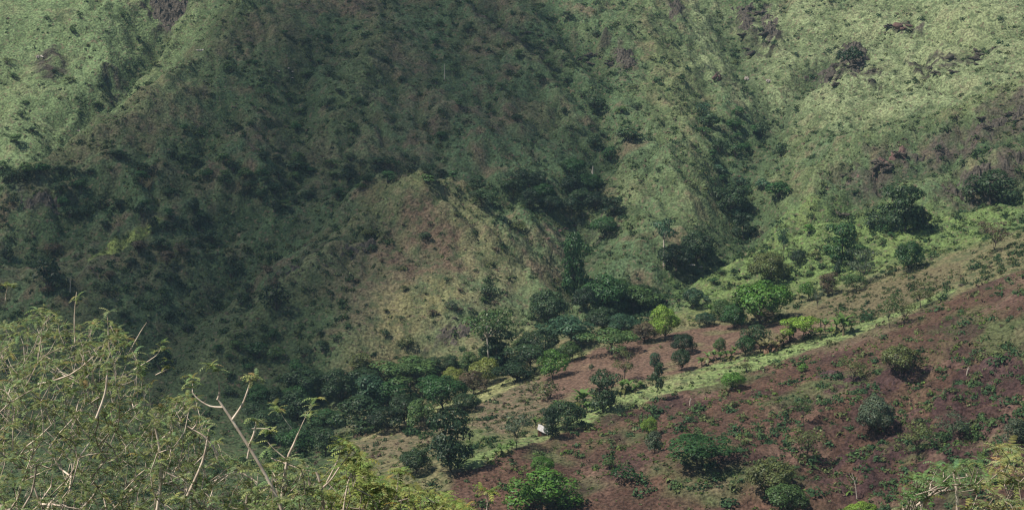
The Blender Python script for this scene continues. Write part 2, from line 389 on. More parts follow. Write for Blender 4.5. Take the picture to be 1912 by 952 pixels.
band = np.maximum(zone([(1545,345),(1640,300),(1700,272),(1790,232),(1912,180),(1950,200),(1912,235),(1800,275),(1700,318),(1600,350)], 1.5, .9), zone([(1735,368),(1780,335),(1850,300),(1930,272),(1930,320),(1850,365),(1780,378)], 1.5, .9))
col = mixc(col, band * sstep(-.35, .15, n8 + n2 * .5), (.066, .052, .044), .75)
bare_p = z_slope * sstep(.0, .45, fbm(XX, YY, 18, 4, 171))
col = mixc(col, bare_p, (.135, .085, .065), .6)
col = mixc(col, z_slope * sstep(.05, .4, fbm(XX, YY, 11, 4, 173) + .25 * sstep(55, 75, XX) * sstep(330, 300, YY)), (.040, .023, .021), .8)
bare = np.clip(z_slope * .9 + z_field + z_field2 * .8 + z_rock * .5, 0, 1)

def ground_material():
    m, n, l = mat_new("hillside")
    a = n.new("ShaderNodeAttribute"); a.attribute_name = "ground_colour"
    bm_ = n.new("ShaderNodeAttribute"); bm_.attribute_name = "bare"
    geo = n.new("ShaderNodeNewGeometry")
    def noise(scale, det=4):
        z = n.new("ShaderNodeTexNoise"); z.inputs["Scale"].default_value = scale; z.inputs["Detail"].default_value = det
        l.new(geo.outputs["Position"], z.inputs["Vector"]); return z.outputs[0]
    def mr(x, a0, a1, b0, b1):
        r = n.new("ShaderNodeMapRange"); l.new(x, r.inputs[0])
        for i, v in enumerate((a0, a1, b0, b1)): r.inputs[i + 1].default_value = v
        return r.outputs[0]
    def mul(c, f):
        x = n.new("ShaderNodeMix"); x.data_type = 'RGBA'; x.blend_type = 'MULTIPLY'; x.inputs[0].default_value = 1
        l.new(c, x.inputs[6]); l.new(f, x.inputs[7]); return x.outputs[2]
    def mix(c, fac, colr):
        x = n.new("ShaderNodeMix"); x.data_type = 'RGBA'
        l.new(fac, x.inputs[0]); l.new(c, x.inputs[6]); x.inputs[7].default_value = (*colr, 1); return x.outputs[2]
    n_f = noise(1.6, 5); n_m = noise(.45, 4); n_s = noise(.9, 3)
    c = mul(a.outputs["Color"], mr(n_f, .33, .67, .45, 1.62))
    inv = n.new("ShaderNodeMath"); inv.operation = 'SUBTRACT'; inv.inputs[0].default_value = 1; l.new(bm_.outputs["Fac"], inv.inputs[1])
    def scaled(x, y, k=1.0):
        q = n.new("ShaderNodeMath"); q.operation = 'MULTIPLY'; l.new(x, q.inputs[0]); l.new(y, q.inputs[1])
        w = n.new("ShaderNodeMath"); w.operation = 'MULTIPLY'; l.new(q.outputs[0], w.inputs[0]); w.inputs[1].default_value = k
        return w.outputs[0]
    c = mix(c, scaled(mr(n_m, .5, .62, 0, 1), inv.outputs[0], .65), (.045, .068, .030))
    c = mix(c, scaled(mr(n_s, .58, .68, 0, 1), inv.outputs[0], .5), (.17, .115, .085))
    b = n.new("ShaderNodeBsdfPrincipled"); b.inputs["Roughness"].default_value = .95; b.inputs["Specular IOR Level"].default_value = .1
    l.new(c, b.inputs["Base Color"])
    bp = n.new("ShaderNodeBump"); bp.inputs["Strength"].default_value = .9; bp.inputs["Distance"].default_value = .7
    l.new(noise(1.3, 6), bp.inputs["Height"]); l.new(bp.outputs[0], b.inputs["Normal"])
    o = n.new("ShaderNodeOutputMaterial"); l.new(b.outputs[0], o.inputs[0]); return m
def build_terrain():
    ny, nx = XX.shape
    V = np.stack([XX, YY, Z], -1).reshape(-1, 3)
    idx = np.arange(nx * ny).reshape(ny, nx)
    Fq = np.stack([idx[:-1, :-1], idx[:-1, 1:], idx[1:, 1:], idx[1:, :-1]], -1).reshape(-1, 4)
    me = bpy.data.meshes.new("hillside_terrain")
    me.vertices.add(len(V)); me.vertices.foreach_set("co", V.ravel().astype(np.float32))
    me.loops.add(Fq.size); me.loops.foreach_set("vertex_index", Fq.ravel().astype(np.int32))
    me.polygons.add(len(Fq)); me.polygons.foreach_set("loop_start", (np.arange(len(Fq)) * 4).astype(np.int32))
    me.polygons.foreach_set("use_smooth", np.ones(len(Fq), bool))
    me.update(calc_edges=True)
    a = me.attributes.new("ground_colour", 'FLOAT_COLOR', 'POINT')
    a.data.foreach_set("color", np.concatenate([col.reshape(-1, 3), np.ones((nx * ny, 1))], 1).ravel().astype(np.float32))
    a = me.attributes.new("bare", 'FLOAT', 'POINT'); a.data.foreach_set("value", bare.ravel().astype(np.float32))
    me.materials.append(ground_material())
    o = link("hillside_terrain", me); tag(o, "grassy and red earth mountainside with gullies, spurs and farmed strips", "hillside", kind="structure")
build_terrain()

# ------------------------------------------------------------------ cloud (off frame) that shades the left of the mountain
def build_cloud():
    ALT = 420.0
    shade = [(455,-40),(380,90),(280,195),(120,300),(0,400),(-60,470),(-80,800),(300,800),(520,790),(600,720),(600,650),(670,600),(710,510),(750,430),(810,345),(1000,330),(1120,300),(1040,200),(1020,100),(960,0),(960,-120),(600,-160)]
    # outline of the shade on the ground, carried up along the sun's rays
    pts = []
    for u, v in shade:
        if v < 0:
            p = hit(u, 0, Z0); p = p + np.array([0, (-v) * 1.1, 0])
        else: p = hit(u, v, Z0)
        s = (ALT - p[2]) / SUN_FROM.z
        pts.append((p[0] + SUN_FROM.x * s, p[1] + SUN_FROM.y * s))
    P = np.array(pts); lo = P.min(0) - 40; hi = P.max(0) + 40
    st = 4.0
    gx = np.arange(lo[0], hi[0], st); gy = np.arange(lo[1], hi[1], st)
    X, Y = np.meshgrid(gx, gy); xs, ys = X.ravel(), Y.ravel()
    d = np.full(xs.shape, 1e9); ins = np.zeros(xs.shape, bool)
    for i in range(len(P)):
        a = P[i]; b = P[(i + 1) % len(P)]; e = b - a
        t = np.clip(((xs - a[0]) * e[0] + (ys - a[1]) * e[1]) / (e @ e + 1e-9), 0, 1)
        d = np.minimum(d, np.hypot(xs - a[0] - t * e[0], ys - a[1] - t * e[1]))
        c = (a[1] > ys) != (b[1] > ys)
        ins ^= c & (xs < (b[0] - a[0]) * (ys - a[1]) / (b[1] - a[1] + 1e-12) + a[0])
    sd = np.where(ins, d, -d).reshape(X.shape)
    sd = sd + fbm(X, Y, 45, 3, 81) * 10
    T = sstep(-22, 30, sd) * (1 + .45 * fbm(X, Y, 60, 4, 83)) * 22
    ny, nx = X.shape
    keep = T > .05
    idx = -np.ones(X.shape, int); idx[keep] = np.arange(keep.sum()); nk = int(keep.sum())
    top = np.stack([X[keep], Y[keep], ALT + T[keep]], -1); bot = np.stack([X[keep], Y[keep], ALT - .45 * T[keep]], -1)
    q = np.stack([idx[:-1, :-1], idx[:-1, 1:], idx[1:, 1:], idx[1:, :-1]], -1).reshape(-1, 4)
    q = q[(q >= 0).all(1)]
    from collections import Counter
    ed = Counter()
    for f in q.tolist():
        for i in range(4): ed[(f[i], f[(i + 1) % 4])] += 1
    rim = [(b + nk, a + nk, a, b)[::-1] for (a, b) in ed if (b, a) not in ed]
    mb = MB(); mb.add(np.concatenate([top, bot]), np.concatenate([q, q[:, ::-1] + nk, np.array(rim)]))
    m, n, l = mat_new("cloud_vapour")
    vs = n.new("ShaderNodeVolumePrincipled"); vs.inputs["Density"].default_value = CLOUD_DENSITY
    vs.inputs["Color"].default_value = (.9, .9, .9, 1)
    o_ = n.new("ShaderNodeOutputMaterial"); l.new(vs.outputs[0], o_.inputs["Volume"])
    o = link("cloud", mb.mesh("cloud", [m], True)); tag(o, "white cloud drifting above the valley, out of the picture", "cloud", kind="structure")
CLOUD_DENSITY = 0.035
build_cloud()

# ------------------------------------------------------------------ plants: builders
def unit(n, r):
    v = r.normal(size=(n, 3)); return v / np.linalg.norm(v, axis=1)[:, None]
def leaf_quads(mb, P, N, size, r, tone, mat=0, aspect=.6):
    n = len(P); a = np.cross(N, unit(n, r)); a /= np.linalg.norm(a, axis=1)[:, None] + 1e-9
    b = np.cross(N, a); s = (size * r.uniform(.6, 1.35, n))[:, None]
    bend = N * s * r.uniform(-.25, .25, n)[:, None]
    V = np.stack([P - a * s, P - b * s * aspect + bend, P + a * s, P + b * s * aspect + bend], 1).reshape(-1, 3)
    mb.add(V, np.arange(4 * n).reshape(n, 4), mat, tone)
def lobes_leaves(mb, lobes, dens, size, r, up=.35, fill=.0, contrast=.2, warm=.12):
    L = np.array(lobes, float)
    for i, (x, y, z, a, b, c) in enumerate(L):
        area = 4 * np.pi * ((a * b) ** 1.6 / 3 + (a * c) ** 1.6 / 3 + (b * c) ** 1.6 / 3) ** (1 / 1.6)
        n = max(6, int(area * dens * .95)); d = unit(n, r)
        low = (d[:, 2] < -.35) & (r.random(n) < .45); d[low, 2] *= -r.uniform(.2, 1, low.sum()); d /= np.linalg.norm(d, axis=1)[:, None]
        rad = r.uniform(.72, 1.06, n) if fill == 0 else r.uniform(1 - fill, 1.06, n)
        P = d * rad[:, None] * (a, b, c) + (x, y, z)
        ok = np.ones(n, bool)
        for j, (x2, y2, z2, a2, b2, c2) in enumerate(L):
            if j != i: ok &= (((P - (x2, y2, z2)) / (a2, b2, c2)) ** 2).sum(1) > .5
        P = P[ok]; d = d[ok]; n = len(P)
        if n == 0: continue
        N = d * r.uniform(.6, 1.1, n)[:, None] + unit(n, r) * .38 + np.array([0, 0, up]); N /= np.linalg.norm(N, axis=1)[:, None]
        base = 1 + r.normal(0, contrast * .9)
        t = np.clip(base + r.normal(0, contrast, n), .35, 2.0)
        w = r.uniform(-warm, warm, n)
        tone = np.stack([t * (1 + w), t, t * (1 - w)], 1)
        leaf_quads(mb, P, N, size, r, tone)
def crown_lobes(kind, r):
    L = []
    if kind == 'round':
        L.append((0, 0, .54, .38, .38, .38))
        for k in range(21):
            d = unit(1, r)[0]; d[2] = abs(d[2]) * 1.1 - .42; d /= np.linalg.norm(d); q = r.uniform(.13, .23)
            L.append((d[0] * .36, d[1] * .36, .52 + d[2] * .34, q, q, q * .95))
    elif kind == 'spreading':
        for k in range(24):
            a = r.uniform(0, 6.28); q = r.uniform(.03, .38); s = r.uniform(.13, .22)
            L.append((math.cos(a) * q, math.sin(a) * q, .80 - q * q * 1.9 - r.uniform(0, .46) * (k % 3 > 0), s, s, s * .95))
    elif kind == 'umbrella':
        for k in range(22):
            a = r.uniform(0, 6.28); q = r.uniform(.03, .42) ** .9; s = r.uniform(.12, .21)
            L.append((math.cos(a) * q, math.sin(a) * q, 0.84 - q * q * 1.1 - r.uniform(-.03, .36) * (k % 2), s, s, s * .72))
    elif kind == 'column':
        for k in range(14):
            z = .28 + .66 * (k + .5) / 14; a = r.uniform(0, 6.28); q = r.uniform(.0, .26); s = r.uniform(.16, .26)
            L.append((math.cos(a) * q, math.sin(a) * q, z, s, s, s * .42))
    elif kind == 'ragged':
        for k in range(26):
            z = r.uniform(.14, .9); a = r.uniform(0, 6.28); q = r.uniform(.05, .36) * (1.1 - abs(z - .55)); s = r.uniform(.12, .22)
            L.append((math.cos(a) * q, math.sin(a) * q, z, s, s, s * .6))
    elif kind == 'airy':
        for k in range(18):
            z = r.uniform(.36, .92); a = r.uniform(0, 6.28); q = r.uniform(.08, .38); s = r.uniform(.10, .18)
            L.append((math.cos(a) * q, math.sin(a) * q, z, s, s, s * .55))
    elif kind == 'slender':
        for k in range(9):
            z = .38 + .56 * k / 8; a = r.uniform(0, 6.28); q = r.uniform(.05, .25); s = r.uniform(.14, .26) * (1.1 - .5 * abs(z - .6))
            L.append((math.cos(a) * q, math.sin(a) * q, z, s, s, s * .45))
    elif kind == 'tall':
        for k in range(11):
            z = r.uniform(.62, .93); a = r.uniform(0, 6.28); q = r.uniform(.05, .36); s = r.uniform(.12, .2)
            L.append((math.cos(a) * q, math.sin(a) * q, z, s, s, s * .5))
    return L
SPEC = {'round': (520, .027, .10, .020), 'spreading': (400, .028, .18, .016), 'umbrella': (430, .026, .30, .014), 'column': (380, .032, .12, .022),
        'ragged': (400, .028, .12, .018), 'airy': (300, .022, .28, .011), 'slender': (330, .034, .32, .016), 'tall': (330, .024, .55, .014)}
def proto_tree(kind, seed):
    r = np.random.default_rng(seed); L = crown_lobes(kind, r); dens, sz, zt, tr = SPEC[kind]
    c = MB(); lobes_leaves(c, L, dens * 1.35, sz, r)
    t = MB(); lean = r.uniform(-.05, .05, 2)
    top = np.array([lean[0], lean[1], zt + .06])
    tube(t, [(0, 0, -.07), (0, 0, 0), (lean[0] * .4, lean[1] * .4, zt * .5), tuple(top)], [tr * 1.5, tr * 1.15, tr, tr * .85], 7)
    for l in L[:12]:
        e = np.array(l[:3]); m = (top + e) / 2 + np.array([0, 0, -.03]) + r.normal(0, .02, 3)
        tube(t, [top - [0, 0, .05], m, e], [tr * .6, tr * .4, tr * .15], 5)
    if kind in ('airy', 'spreading') :       # a second low limb
        tube(t, [(0, 0, zt * .4), (.12, .05, zt + .05), (.25, .08, .6)], [tr * .7, tr * .5, tr * .25], 5)
    bark = M_PALEBARK if kind == 'tall' else M_BARK
    return t.mesh(kind + "_trunk", [bark], True), c.mesh(kind + "_crown", [M_LEAF])
PROTO = {k: [proto_tree(k, 100 + 7 * i + len(k)) for i in range(4 if k in ('round', 'spreading') else 3)] for k in SPEC}
TINT = dict(dark=(.034, .064, .026), deep=(.034, .086, .026), mid=(.062, .110, .034), olive=(.092, .112, .038), bright=(.075, .165, .028),
            yellow=(.17, .20, .045), grey=(.074, .102, .058), brown=(.105, .082, .050), lime=(.15, .24, .035), teal=(.040, .086, .044), black=(.022, .044, .020))
r0 = np.random.default_rng(55)
def set_tint(o, tint, j=.12):
    c = np.array(TINT[tint]) * (1 + r0.uniform(-j, j)); o.color = (*c, 1)
def place_tree(kind, u, vt, vb, w, tint, label, group=None, cat="tree", name="broadleaf_tree", rot=None):
    p = hit(u, vb); Y = p[1]; h = (vb - vt) / F_PX * Y * 1.08; wd = w / F_PX * Y * 1.22
    var = PROTO[kind][r0.integers(len(PROTO[kind]))]
    e = link(name, None); e.empty_display_size = .5; e.location = p
    e.rotation_euler = (0, 0, r0.uniform(0, 6.28) if rot is None else rot)
    e.scale = (wd, wd, h)
    tag(e, label, cat, group)
    t = link("trunk", var[0], e); c = link("crown", var[1], e); set_tint(c, tint)
    return e

# ---- prominent trees, each told apart (shape, u, top v, base v, width px, tint, label)
NM = {'round': "round_crowned_tree", 'spreading': "spreading_tree", 'umbrella': "umbrella_tree", 'column': "columnar_tree", 'ragged': "ragged_tree",
      'airy': "airy_tree", 'slender': "slender_tree", 'tall': "tall_tree"}
TREES = [
 ('round', 828, 702, 764, 70, 'deep', "large dense rounded green dome tree at the lower left rim of the grassy strip"),
 ('round', 868, 735, 768, 46, 'dark', "small dark domed tree leaning against the right side of the large rounded green tree"),
 ('spreading', 786, 742, 798, 52, 'mid', "small fork trunked tree on the pale strip left of the large rounded green tree"),
 ('spreading', 672, 738, 812, 92, 'dark', "broad dark tree with a bare lower trunk at the left end of the valley wood"),
 ('round', 722, 760, 806, 56, 'black', "very dark low tree just right of the broad dark tree at valley wood's left end"),
 ('round', 757, 736, 792, 54, 'dark', "dark round tree between the broad dark tree and the small forked tree"),
 ('spreading', 742, 704, 756, 64, 'deep', "green tree in the second row above the small forked tree of the valley wood"),
 ('spreading', 690, 700, 760, 74, 'teal', "bluish green tree in the second row at the left of the valley wood"),
 ('round', 638, 692, 752, 66, 'dark', "dark tree at the upper left corner of the valley wood"),
 ('umbrella', 765, 664, 722, 104, 'mid', "wide flat topped tree with olive green top in the back row of the valley wood"),
 ('spreading', 806, 700, 742, 60, 'deep', "leafy tree directly behind the left side of the large rounded green tree"),
 ('round', 846, 688, 722, 36, 'yellow', "small tree with yellow flowering top just above the large rounded green tree"),
 ('spreading', 884, 690, 738, 54, 'brown', "dull reddish brown tree right of the small yellow topped tree"),
 ('round', 906, 668, 722, 48, 'yellow', "rounded tree with a yellow flush along its upper right side"),
 ('spreading', 962, 676, 714, 74, 'black', "very dark spreading tree overhanging the grassy rim, centre of the valley wood"),
 ('umbrella', 990, 640, 700, 84, 'dark', "dark flat tree behind the very dark spreading tree on the grassy rim"),
 ('tall', 914, 580, 700, 92, 'mid', "tall green tree rising above the valley wood with a broad pale green top"),
 ('ragged', 924, 610, 690, 84, 'dark', "dark bushy tree filling the foot of the tall green tree above the valley wood"),
 ('round', 1024, 545, 602, 58, 'dark', "dark round tree standing alone at the foot of the tan grassy spur"),
 ('ragged', 1071, 438, 566, 58, 'deep', "very tall narrow tree with pale green top in the gully right of the tan spur"),
 ('round', 1091, 538, 580, 38, 'black', "small blackish round tree below the very tall narrow gully tree"),
 ('spreading', 1132, 512, 578, 66, 'deep', "leafy tree with lighter upper left side right of the small blackish tree"),
 ('umbrella', 1184, 534, 590, 84, 'mid', "wide low flat tree on the edge of the green valley floor"),
 ('round', 1127, 574, 622, 52, 'dark', "dark reddish tinged tree in the middle of the valley wood's upper end"),
 ('round', 1166, 588, 624, 50, 'teal', "bluish green tree left of the bright yellow green round tree"),
 ('round', 1241, 574, 634, 46, 'lime', "bright yellow green round tree standing at the head of the grassy rim"),
 ('spreading', 1204, 604, 640, 56, 'brown', "dark brownish green tree just left of the bright yellow green round tree"),
 ('umbrella', 1142, 612, 662, 86, 'mid', "umbrella shaped tree with visible trunk at the upper edge of the brown field"),
 ('umbrella', 1064, 590, 652, 96, 'teal', "wide bluish green umbrella tree above the middle of the valley wood"),
 ('spreading', 1068, 636, 674, 44, 'mid', "lighter green tree left of the umbrella shaped tree at the brown field"),
 ('spreading', 1032, 652, 706, 52, 'bright', "bright leaved tree at the left corner of the brown field"),
 ('round', 1010, 616, 668, 60, 'dark', "dark tree right behind the bright leaved tree at the brown field corner"),
 ('airy', 1166, 650, 713, 44, 'olive', "thin see through tree standing in the middle of the brown field"),
 ('slender', 1227, 680, 747, 26, 'dark', "slender dark tree with bare trunk on the near edge of the grassy bench"),
 ('spreading', 1222, 658, 692, 26, 'teal', "small tree behind the top of the slender dark tree on the brown field"),
 ('ragged', 1126, 692, 770, 62, 'dark', "dark irregular tree with lopsided crown on the bench below the brown field"),
 ('round', 1058, 750, 800, 66, 'dark', "dark glossy domed tree just right of the shelter with the white roof"),
 ('ragged', 1030, 758, 820, 38, 'black', "narrow dark tree with forked trunk directly beside the white roofed shelter"),
 ('airy', 965, 772, 838, 62, 'grey', "grey green thin crowned tree left of the white roofed shelter"),
 ('ragged', 842, 764, 880, 96, 'black', "big blackish tree with a tall ragged crown in the hollow below the dry strip"),
 ('round', 776, 838, 884, 48, 'dark', "low dark round tree left of the big blackish tree in the hollow"),
 ('round', 1369, 695, 728, 38, 'bright', "small bright green round tree alone on the red slope just below the bench"),
 ('round', 1421, 526, 606, 92, 'bright', "large domed tree with glossy bright green top at the far edge of the fields"),
 ('round', 1371, 570, 614, 42, 'deep', "dark round tree on a short trunk in front of the large glossy topped tree"),
 ('round', 1352, 562, 598, 40, 'mid', "green tree tucked behind the left of the dark round tree on a short trunk"),
 ('airy', 1428, 574, 612, 42, 'brown', "greyish half bare tree just below the large glossy topped tree"),
 ('spreading', 1410, 606, 652, 50, 'dark', "dark tree above the row of banana plants on the bench"),
 ('round', 1392, 628, 664, 30, 'deep', "small dark tree at the left end of the row of banana plants"),
 ('round', 1343, 632, 660, 20, 'mid', "tiny round sapling with its own shadow in the middle of the upper field"),
 ('round', 1277, 625, 660, 40, 'black', "black green round topped tree overlooking the bench, with a second dark ball below it"),
 ('round', 1272, 652, 692, 30, 'dark', "dark ball shaped tree directly under the black green round topped tree"),
 ('round', 1436, 474, 528, 62, 'olive', "olive green dome shaped tree on the green valley floor"),
 ('round', 1490, 468, 494, 24, 'black', "tiny dark dome tree right of the olive dome on the valley floor"),
 ('airy', 1464, 426, 488, 30, 'teal', "thin upright tree with bare stem behind the tiny dark dome tree"),
 ('round', 1300, 436, 492, 58, 'dark', "dark domed tree at the left edge of the green valley floor"),
 ('tall', 1239, 412, 500, 76, 'teal', "tall bluish tree with a pale bare trunk left of the dark domed tree"),
 ('round', 1262, 458, 506, 60, 'black', "blackish tree mass below the tall bluish tree with the pale trunk"),
 ('slender', 1564, 488, 527, 18, 'black', "narrow blackish columnar tree on the valley side above the fields"),
 ('airy', 1611, 462, 532, 60, 'grey', "open grey green tree with a crooked dark trunk on the crest of the fields"),
 ('umbrella', 1592, 510, 546, 36, 'mid', "small low umbrella tree left of the crooked dark trunked tree"),
 ('round', 1697, 453, 506, 44, 'deep', "dark rounded tree on two stems on the crest of the fields"),
 ('airy', 1856, 416, 472, 64, 'brown', "thin brownish tree with black trunk near the right end of the crest"),
 ('ragged', 1690, 345, 432, 84, 'dark', "largest dark tree clump on the right hillside above the green floor"),
 ('spreading', 1648, 384, 432, 64, 'dark', "dark tree joining the left side of the largest dark clump on the right hillside"),
 ('round', 1712, 388, 428, 40, 'black', "black rounded tree at the lower right of the largest dark clump"),
 ('spreading', 1850, 318, 380, 84, 'dark', "dark tree below the purple rock slabs near the right edge"),
 ('airy', 1661, 552, 612, 44, 'mid', "light green small tree at the right part of the bench's near edge"),
 ('airy', 1719, 522, 574, 54, 'olive', "open yellowish small tree on the red ground right of the bench"),
 ('airy', 1688, 562, 606, 50, 'olive', "low pale small tree just right of the light green small tree"),
 ('umbrella', 1498, 588, 636, 60, 'lime', "yellow green flat small tree among the bananas at the right of the bench"),
 ('slender', 1480, 600, 640, 26, 'mid', "thin upright green tree at the left of the yellow green flat tree"),
 ('spreading', 1508, 526, 562, 32, 'bright', "bright green little tree at the far edge of the upper field"),
 ('airy', 1527, 540, 578, 28, 'grey', "small greyish tree right of the bright green little tree"),
 ('ragged', 1546, 508, 552, 34, 'brown', "brownish thin tree in front of the narrow blackish columnar tree"),
 ('ragged', 1571, 420, 492, 62, 'deep', "tall bushy tree on the valley side above the narrow columnar tree"),
 ('ragged', 1388, 400, 446, 42, 'black', "blackish tree at the lower mouth of the long right gully"),
 ('spreading', 1366, 342, 400, 66, 'dark', "dark tree with lighter lower leaves half way up the long right gully"),
 ('round', 1294, 538, 576, 34, 'teal', "bluish small tree on the green valley floor below the dark domed tree"),
 ('round', 1318, 584, 610, 34, 'teal', "low bluish bush like tree at the foot of the green valley floor"),
 ('spreading', 1012, 876, 956, 112, 'bright', "large light green leaved tree at the bottom of the red slope, left of its centre"),
 ('round', 1014, 852, 890, 36, 'bright', "small light crowned tree above the large light green leaved tree at the slope's foot"),
 ('umbrella', 1302, 812, 870, 112, 'deep', "wide low dark green tree in the lower middle of the red slope"),
 ('round', 1440, 856, 932, 76, 'olive', "round yellow green tree near the bottom of the red slope"),
 ('round', 1469, 904, 962, 66, 'mid', "green round tree cut by the lower picture edge below the yellow green one"),
 ('round', 1608, 938, 975, 50, 'lime', "tree top just showing at the bottom edge right of the green round tree"),
 ('round', 1634, 742, 812, 58, 'grey', "grey green tree with deep shade beneath it in the middle of the dark earth slope"),
 ('round', 1683, 646, 702, 62, 'olive', "yellowish soft crowned tree at the top of the dark earth slope"),
 ('round', 1212, 780, 814, 26, 'lime', "small bright yellow green tree alone on the left of the red slope"),
 ('spreading', 1222, 804, 846, 36, 'grey', "greyish bush like tree just below the small bright yellow green tree"),
 ('airy', 1780, 768, 822, 70, 'grey', "pale grey scrubby tree on the dark broken ground at the right"),
 ('airy', 1712, 790, 850, 70, 'olive', "olive scrubby tree on the dark broken ground left of the pale grey one"),
 ('airy', 1592, 668, 712, 60, 'olive', "low yellowish tree left of the soft crowned tree on the dark earth slope"),
 ('spreading', 1898, 780, 830, 46, 'grey', "grey green tree at the right picture edge on the dark earth slope"),
 ('airy', 1506, 800, 858, 80, 'olive', "thin low olive tree below the centre of the red slope"),
 ('airy', 1500, 744, 790, 40, 'mid', "thin little green tree on the red slope above the thin olive tree"),
]
for kind, u, vt, vb, w, tint, label in TREES:
    place_tree(kind, u, vt, vb, w, tint, label, name=NM[kind])
# trees of the wooded valley foot and gullies that nothing tells apart
def inpoly(u, v, P):
    c = False
    for i in range(len(P)):
        (a, b), (d, e) = P[i], P[(i + 1) % len(P)]
        if (b > v) != (e > v) and u < (d - a) * (v - b) / (e - b) + a: c = not c
    return c
HERO = [(t[1], t[3], t[4]) for t in TREES]
def hides(u, v, w): return any(abs(u - a) < (w + c) * .36 and b - 4 < v < b + 45 for a, b, c in HERO)
def scatter(P, n, mind, r, tries=60, test=None):
    us = [p[0] for p in P]; vs = [p[1] for p in P]; out = []
    for _ in range(n * tries):
        u = r.uniform(min(us), max(us)); v = r.uniform(min(vs), max(vs))
        if inpoly(u, v, P) and not (test and test(u, v)) and all((u - a) ** 2 + ((v - b) * 1.6) ** 2 > mind ** 2 for a, b in out):
            out.append((u, v))
            if len(out) >= n: break
    return out
TW = {'dark': 'dark green', 'black': 'blackish', 'deep': 'deep green', 'mid': 'mid green', 'teal': 'bluish green', 'olive': 'olive', 'brown': 'brownish', 'bright': 'bright green', 'grey': 'grey green', 'lime': 'yellow green'}
SW = {'dense': 'compact', 'loose': 'loose', 'flat': 'flat', 'round': 'domed', 'spreading': 'spreading', 'umbrella': 'flat topped', 'ragged': 'ragged'}
def member_label(P, u, v, w, w0, w1, kind, tint, what, where):
    us = [p[0] for p in P]; fu = (u - min(us)) / (max(us) - min(us))
    q = [p for p in P if abs(p[0] - u) < (max(us) - min(us)) * .45] or P; vs = [p[1] for p in q]; fv = (v - min(vs)) / (max(vs) - min(vs) + 1e-6)
    col_ = ('far left', 'left', 'middle', 'right', 'far right')[min(4, int(fu * 5))]; row = 'upper' if fv < .5 else 'lower'
    size = ('small', 'medium', 'large')[min(2, int((w - w0) / (w1 - w0) * 3))]
    return f"{size} {SW[kind]} {TW[tint]} {what}, {row} {col_} of {where}"
GROVES = [
 ([(470,760),(600,720),(640,740),(650,800),(640,850),(560,860),(480,830)], 14, 34, (44, 72), ('dark', 'dark', 'deep'), ('round', 'spreading', 'round'),
  "the thicket left of wood", "dark trees in the shaded thicket left of the valley wood"),
 ([(650,700),(760,680),(900,690),(1000,650),(1060,600),(1120,600),(1200,610),(1200,630),(1050,665),(950,700),(860,720),(760,770),(660,790)], 16, 36, (34, 56), ('dark', 'mid', 'mid', 'deep', 'olive'), ('round', 'spreading', 'round', 'ragged'),
  "the valley bottom wood", "trees crowded in the wood along the valley bottom"),
 ([(1060,570),(1100,540),(1180,560),(1220,580),(1180,610),(1080,620)], 6, 26, (38, 54), ('dark', 'deep', 'mid'), ('round', 'spreading'),
  "the valley wood's top end", "trees crowded in the upper end of the valley wood"),
 ([(1060,330),(1130,340),(1150,420),(1120,470),(1080,420)], 7, 24, (34, 50), ('dark', 'black', 'deep'), ('ragged', 'round', 'spreading'),
  "the gully beside tan spur", "dark trees in the narrow gully right of the tan spur"),
 ([(860,350),(980,330),(1060,360),(1070,410),(960,400),(880,385)], 9, 28, (36, 52), ('dark', 'deep', 'black'), ('round', 'spreading', 'umbrella'),
  "the hollow behind spur", "dark trees in the hollow behind the spur's head"),
]
rg = np.random.default_rng(77)
for P, n, md, (w0, w1), tints, kinds, lab, grp in GROVES:
    for u, v in scatter(P, n, md, rg, 60, lambda a, b: hides(a, b, (w0 + w1) / 2)):
        w = rg.uniform(w0, w1); k = kinds[rg.integers(len(kinds))]; ti = tints[rg.integers(len(tints))]
        place_tree(k, u, v - w * rg.uniform(.7, 1.0), v, w, ti, member_label(P, u, v, w, w0, w1, k, ti, "tree", lab), grp, name="woodland_tree")

# ------------------------------------------------------------------ bushes
def proto_bush(seed, kind):
    r = np.random.default_rng(seed); mb = MB(); L = []
    for k in range({'dense': 9, 'loose': 8, 'flat': 9}[kind]):
        a = r.uniform(0, 6.28); q = r.uniform(0, .34); s = r.uniform(.14, .24)
        z = .55 - q * .8 + r.uniform(-.1, .12); L.append((math.cos(a) * q, math.sin(a) * q, max(z, .15), s, s, s * (.8 if kind != 'flat' else .55)))
    lobes_leaves(mb, L, 260 if kind != 'loose' else 150, .042, r, contrast=.24)
    for l in L[:6]:
        tube(mb, [(0, 0, -.1), (l[0] * .4, l[1] * .4, .15), l[:3]], [.02, .014, .006], 4, 1, 1.0)
    return mb.mesh("bush_" + kind, [M_LEAF, M_BARK])
BUSH = {k: [proto_bush(300 + i * 13 + len(k), k) for i in range(4)] for k in ('dense', 'loose', 'flat')}
nb = 0
def place_bush(kind, u, vt, vb, w, tint, label, group=None, name="bush"):
    global nb
    p = hit(u, vb); Y = p[1]; h = (vb - vt) / F_PX * Y; wd = w / F_PX * Y * 1.2
    o = link(name, BUSH[kind][r0.integers(4)]); o.location = p; o.scale = (wd, wd * r0.uniform(.85, 1.15), h * 1.15); o.rotation_euler = (0, 0, r0.uniform(0, 6.28))
    set_tint(o, tint); tag(o, label, "bush", group); nb += 1
    return o
